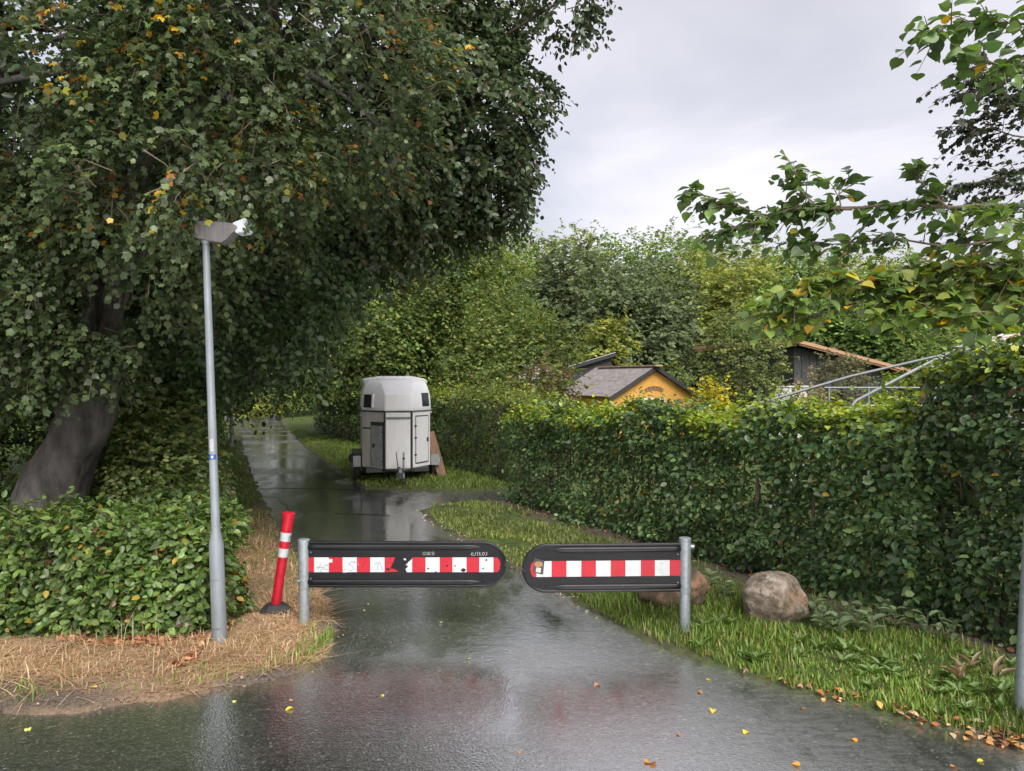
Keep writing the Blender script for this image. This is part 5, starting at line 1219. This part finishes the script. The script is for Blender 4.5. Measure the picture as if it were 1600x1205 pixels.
# ------------------------------------------------------------------ grass, weeds, litter
def blades(name, label, cat, XY, hgt, pal, seed, wd=.006, lean=.5, z=None):
    g = np.random.default_rng(seed); n = len(XY)
    z0 = ground_z(XY) - .006
    a = g.uniform(0, 6.28, n); L_ = hgt * g.uniform(.35, 1.4, n) * (1 + .45 * sn(np.c_[XY, z0], 2.6, seed + 5)).clip(.4, 1.7)
    d = np.c_[np.cos(a), np.sin(a)]; s = np.c_[-d[:, 1], d[:, 0]]
    w_ = wd * g.uniform(.6, 1.4, n); le = lean * g.uniform(.1, 1.2, n)
    b0 = np.c_[XY, z0]
    def at(t): return b0 + np.c_[d * (le * L_ * t ** 2)[:, None], L_ * t * np.sqrt(np.maximum(1 - .6 * (le * t) ** 2, .15))]
    p0, p1, p2 = at(0), at(.55), at(1.0); S3 = np.c_[s, np.zeros(n)]
    V = np.stack([p0 - S3 * w_[:, None], p0 + S3 * w_[:, None], p1 - S3 * (w_ * .8)[:, None], p1 + S3 * (w_ * .8)[:, None], p2], 1).reshape(-1, 3)
    F = (np.array([(0, 1, 3), (0, 3, 2), (2, 3, 4)])[None] + (np.arange(n) * 5)[:, None, None]).reshape(-1, 3)
    C = pick(pal, n, g); TRI[0] += len(F)
    C = C * (1 + .2 * sn(b0, 1.6, seed + 3))[:, None]
    return tag(link(name, np_mesh(name, V, F, col=np.repeat(C, 5, 0)), None, M['grass']), label, cat, kind='stuff')
def scatter(n, x0, x1, y0, y1, seed, cond):
    g = np.random.default_rng(seed); XY = np.c_[g.uniform(x0, x1, n), y0 * (y1 / y0) ** g.random(n)]
    return XY[cond(XY, g)]
def hedge_side(XY):                # >0 on the path side of the hedge foot
    r = np.full(len(XY), -9.)
    for a, b in zip(HF, HF[1:]):
        t = np.clip((XY[:, 1] - a[1]) / (b[1] - a[1]), 0, 1); xh = a[0] + t * (b[0] - a[0]); r = np.where((XY[:, 1] <= a[1] + .01) & (XY[:, 1] >= b[1]), xh - XY[:, 0], r)
    return r
GR = [(.115, .20, .03, 3), (.16, .26, .04, 3), (.22, .30, .06, 1.5), (.28, .27, .09, .8), (.08, .15, .03, 1)]
def cR(XY, g):
    s = sdf(XY); h = hedge_side(XY); p3 = np.c_[XY, np.zeros(len(XY))]
    return (s > .03 + .05 * g.random(len(XY))) & (h > .15 + .45 * g.random(len(XY))) & (XY[:, 0] > -1.9) & (sn(p3, 1.4, 81) > -.9 + .8 * (h < 1.0) * g.random(len(XY)))
XY = scatter(120000, -1.8, 5.0, 4.3, 15.3, 601, cR)
near = XY[XY[:, 1] < 8.6]; farg = XY[XY[:, 1] >= 8.6]
blades('grass', 'long green grass on the verge between wet path and tall hedge', 'grass', near, .078, GR + [(.36, .31, .16, .5)], 602, wd=.0055, lean=.7)
blades('grass', 'short mown grass wedge between the path fork and the long hedge', 'grass', farg, .06, [(.12, .17, .038, 3), (.17, .22, .055, 3), (.24, .26, .08, 1.5), (.28, .25, .11, .8)], 603, wd=.008, lean=.9)
def cT(XY, g):
    s = sdf(XY); t = (XY[:, 1] - 17) / (33.5 - 17); xh = .35 + t * (-8.6 - .35)
    lx = -1.74 - .37 * (XY[:, 1] - 7.6) + 1.9
    return (s > .04) & (XY[:, 0] < xh - .1) & (XY[:, 0] > lx - .4) & (XY[:, 1] > 16.4)
XY = scatter(90000, -16, .5, 16.4, 46, 604, cT)
blades('grass', 'green grass strip under the trailer beside the far path', 'grass', XY, .085, [(.11, .18, .035, 3), (.16, .23, .045, 3), (.21, .26, .065, 1.5)], 605, wd=.012, lean=.8)
DRY = [(0.470, 0.347, 0.213, 3), (0.582, 0.459, 0.302, 2.5), (0.336, 0.224, 0.123, 2), (0.403, 0.246, 0.146, 1.5), (0.269, 0.269, 0.090, 0.6)]
def hedge_l(XY): return np.where((XY[:, 0] < -2.86) & (XY[:, 1] < 7.4), 7.2 - XY[:, 1], XY[:, 0] - np.interp(XY[:, 1], [7.45, 9.7, 14.3, 23, 31], [-3.0, -3.65, -5.45, -8.9, -11.9]))
def cL(XY, g):
    s = sdf(XY); p3 = np.c_[XY, np.zeros(len(XY))]; h = hedge_l(XY); q = bare(XY)
    return (s > .05) & (h > -.12) & (XY[:, 0] < -1.4) & (XY[:, 1] < 14) & (g.random(len(XY)) > np.where(XY[:, 1] > 7.4, .35, .9) * q)
XY = scatter(120000, -7.5, -1.4, 5.3, 14, 606, cL)
XYd = XY[(rng.random(len(XY)) < .62)]
blades('dry_grass', 'flattened straw coloured dry grass around the lamp post foot', 'grass', XYd, .09, DRY, 607, wd=.0036, lean=3.6)
def cL2(XY, g):
    s = sdf(XY); p3 = np.c_[XY, np.zeros(len(XY))]; h = hedge_l(XY)
    edge_ = np.exp(-((s - .14) / .16) ** 2); tuft = sn(p3, 2.6, 83)
    return (s > .04) & (h > -.1) & (XY[:, 1] < 30) & (XY[:, 0] < -1.4) & (g.random(len(XY)) < np.clip(edge_ * (tuft + .25) + (XY[:, 1] > 9.5) * .35 + (XY[:, 1] > 13) * .4, 0, 1))
XY = scatter(80000, -12, -1.4, 5.3, 30, 608, cL2)
blades('grass', 'green grass tufts along the edge of the dry left verge', 'grass', XY, .09, GR + [(.3, .27, .1, 2)], 609, wd=.006, lean=.8)
# tall dead stalks standing in the straw
XY = scatter(420, -6, -2.4, 5.9, 7.1, 610, lambda XY, g: (sdf(XY) > .3) & (sn(np.c_[XY, np.zeros(len(XY))], 3.0, 84) > .15))
blades('dead_stalks', 'thin pale dead grass stalks in front of the low hedge', 'grass', XY, .24, [(.5, .42, .26, 3), (.42, .33, .18, 2)], 611, wd=.003, lean=.5)
# fallen leaves: litter masses and single leaves on the asphalt
def litter(name, label, XY, pal, seed, ls=.055, mat=None):
    g = np.random.default_rng(seed); n = len(XY); z = np.maximum(ground_z(XY), 0) + .008 + .02 * g.random(n)
    P = np.c_[XY, z]; D = np.c_[g.normal(size=(n, 2)), g.normal(0, .25, n)]; N = np.c_[g.normal(0, .35, (n, 2)), np.ones(n)]
    V, F = leaf_geo(P, D, N, ls * g.uniform(.5, 1.3, n), T_OV, g.uniform(.5, 3.0, n)); C = pick(pal, n, g, .3); TRI[0] += len(F)
    return tag(link(name, np_mesh(name, V, F, col=np.repeat(C, len(T_OV[0]), 0)), None, M['dead']), label, 'leaf litter', kind='stuff')
LIT = [(.40, .20, .07, 3), (.32, .13, .05, 2), (.46, .31, .10, 2), (.22, .12, .07, 3), (.42, .29, .18, 2)]
XY = scatter(17000, 1.0, 6.0, 3.9, 8.0, 620, lambda XY, g: (np.abs(sdf(XY) - .07) < .05 + .11 * g.random(len(XY)) * np.clip((XY[:, 0] - 1.6) / 1.8, 0, 1.6)) & (g.random(len(XY)) < np.clip((XY[:, 0] - 1.6) / 2.4, .03, 1)))
litter('leaf_litter', 'orange and yellow fallen leaves along the edge of the wet road', XY, LIT, 621)
XY = scatter(7000, -7.5, -2.6, 6.4, 7.5, 622, lambda XY, g: (hedge_l(XY) < .30) & (hedge_l(XY) > -.5) & (sn(np.c_[XY, np.zeros(len(XY))], 1.8, 85) > -.5))
litter('leaf_litter', 'rusty brown dead leaves under the low hedge', XY, [(.36, .15, .07, 3), (.25, .11, .06, 2), (.42, .24, .13, 2)], 623, .06)
XY = scatter(6000, -1.0, 5.5, 4.6, 15, 624, lambda XY, g: (hedge_side(XY) < .7 * g.random(len(XY))) & (hedge_side(XY) > -.6))
litter('leaf_litter', 'brown dead leaves on the bare soil under the tall hedge', XY, [(.16, .08, .045, 3), (.24, .12, .07, 2), (.1, .06, .04, 2)], 625, .06)
XY = scatter(2200, -2.6, .9, 7.2, 14.6, 626, lambda XY, g: (np.abs(sdf(XY) - .02) < .10) & (XY[:, 0] > -.3 - .37 * (XY[:, 1] - 7.6)))
litter('leaf_litter', 'pale trampled leaves and grit along the right edge of the path', XY, [(.4, .36, .33, 3), (.3, .2, .14, 2), (.5, .46, .42, 1)], 627, .04)
XY = scatter(9000, -7.5, -1.4, 4.8, 12, 630, lambda XY, g: (np.abs(sdf(XY) - .02) < .03 + .09 * g.random(len(XY))) & (g.random(len(XY)) < .7))
litter('leaf_litter', 'brown crumbs and dry leaf bits along the soil edge of the left verge', XY, [(.2, .15, .11, 3), (.32, .24, .16, 2), (.11, .085, .065, 2), (.4, .3, .2, 1)], 631, .026)
YL = {'y': (.55, .46, .05), 'o': (.6, .27, .03), 'b': (.34, .18, .08), 'g': (.46, .5, .13)}
lmesh = {}
for k, c in YL.items():
    V, F = T_LIME; V = V.copy(); V[:, 0] -= 0; V[:, 2] = V[:, 2] * 2.4 + .03 + .10 * (V[:, 1] - .4) ** 2
    lmesh[k] = np_mesh('fallen_leaf', V, F, col=np.repeat(np.array([c]), len(V), 0)); lmesh[k].materials.append(M['dead'])
NM = {'y': 'yellow', 'o': 'orange', 'b': 'brown', 'g': 'pale green'}
for i, (px, py, k, s) in enumerate([(1014, 1198, 'o', .085), (456, 1110, 'y', .06), (450, 1098, 'b', .035), (40, 1142, 'g', .05), (366, 1098, 'g', .035), (148, 1090, 'y', .05), (1115, 1112, 'y', .06), (1092, 1083, 'b', .05), (1108, 1066, 'y', .045),
                                     (1168, 1146, 'y', .05), (1258, 1112, 'b', .045), (1335, 1158, 'o', .045), (1252, 1201, 'o', .05), (732, 1033, 'g', .045), (936, 1072, 'b', .05), (595, 1089, 'y', .03), (525, 919, 'g', .05), (1540, 1193, 'y', .045), (1490, 1203, 'b', .05),
                                     (1060, 1150, 'b', .03), (812, 1178, 'b', .03), (690, 975, 'g', .035), (570, 955, 'g', .03), (576, 945, 'g', .03)]):
    p = G(px, py); o = bpy.data.objects.new('fallen_leaf', lmesh[k]); COL.objects.link(o)
    o.location = (p[0], p[1], max(gz(p[0], p[1]), 0) + .004); g = np.random.default_rng(900 + i)
    o.rotation_euler = (g.uniform(-.15, .15), g.uniform(-.15, .15), g.uniform(0, 6.28)); o.scale = (s,) * 3
    on = 'lying on the bare soil' if px == 148 else 'lying on the wet asphalt'
    tag(o, f'{NM[k]} fallen leaf {on}', 'leaf', f'{NM[k]} fallen leaves on the asphalt')
# broad leaved weeds
def weed_mesh(seed, n, ln, wd, col, upright):
    g = np.random.default_rng(seed); a = g.uniform(0, 6.28, n); e_ = g.uniform(upright * .5, upright, n)
    D = np.c_[np.cos(a) * np.cos(e_), np.sin(a) * np.cos(e_), np.sin(e_)]; N = np.c_[-np.cos(a) * np.sin(e_), -np.sin(a) * np.sin(e_), np.cos(e_)] + g.normal(0, .15, (n, 3))
    tm_ = (T_OV[0] * np.array([wd, 1, 1.6]), T_OV[1])
    return [(D[i], N[i], ln * g.uniform(.6, 1.2), np.array(col) * g.uniform(.8, 1.25)) for i in range(n)], tm_
def weed(label, x, y, seed, n, ln, wd, col, upright, group, stem_h=0.0, name='weed_plant'):
    t = thing(name, label, 'weed', (x, y, gz(x, y)), 0, group); it, tm_ = weed_mesh(seed, n, ln, wd, col, upright)
    g = np.random.default_rng(seed + 5)
    for i, (D, N, s, c) in enumerate(it):
        z = stem_h * (i + 1) / n if stem_h else 0.0
        p = np.array([[g.normal(0, .012), g.normal(0, .012), z]])
        V, F = leaf_geo(p, D[None], N[None], np.array([s]), tm_)
        link('leaf', np_mesh('leaf', V, F, col=np.repeat(c[None], len(V), 0)), t, M['leaf'])
    if stem_h: tube('stem', [(0, 0, -.02), (.01, 0, stem_h)], [.006, .003], M['twig'], t, seg=5)
    return t
g = np.random.default_rng(77)
wc = 0
for i in range(700):
    px, py = g.uniform(1080, 1590), g.uniform(985, 1140); p = G(px, py); XYp = np.array([[p[0], p[1]]])
    if sdf(XYp)[0] < .15 or hedge_side(XYp)[0] < .3: continue
    if (p[0] - g1[0]) ** 2 + (p[1] - g1[1] - .2) ** 2 < .2: continue
    wc += 1
    if wc > 50: break
    weed('rosette of broad dandelion leaves in the long grass of the verge', p[0], p[1], 1000 + i, int(g.integers(7, 11)), g.uniform(.07, .14), .5, (.12, .20, .05), .95, 'broad leaved weeds in the verge grass')
for i, (px, py) in enumerate([(1275, 985), (1300, 978), (1325, 990), (1290, 998), (1345, 1000), (1375, 985), (1400, 1000), (1312, 1008), (1110, 935), (1135, 950), (1362, 1012), (1425, 985), (1450, 1010), (1490, 1020)]):
    p = G(px, py); weed('pale nettle like weed between the pink boulder and the hedge', p[0], p[1], 1200 + i, 10, .13, .8, (.17, .24, .12), .5, 'pale weeds beside the boulder', stem_h=.2)
for i, (px, py) in enumerate([(1520, 1060), (1560, 1075), (1505, 1075)]):
    p = G(px, py); weed('withered straw coloured dock leaves near the sign pole', p[0], p[1], 1300 + i, 6, .17, .3, (.40, .31, .19), 1.2, 'withered weeds by the sign pole')
print('leaf triangles', TRI[0], 'objects', len(bpy.data.objects))
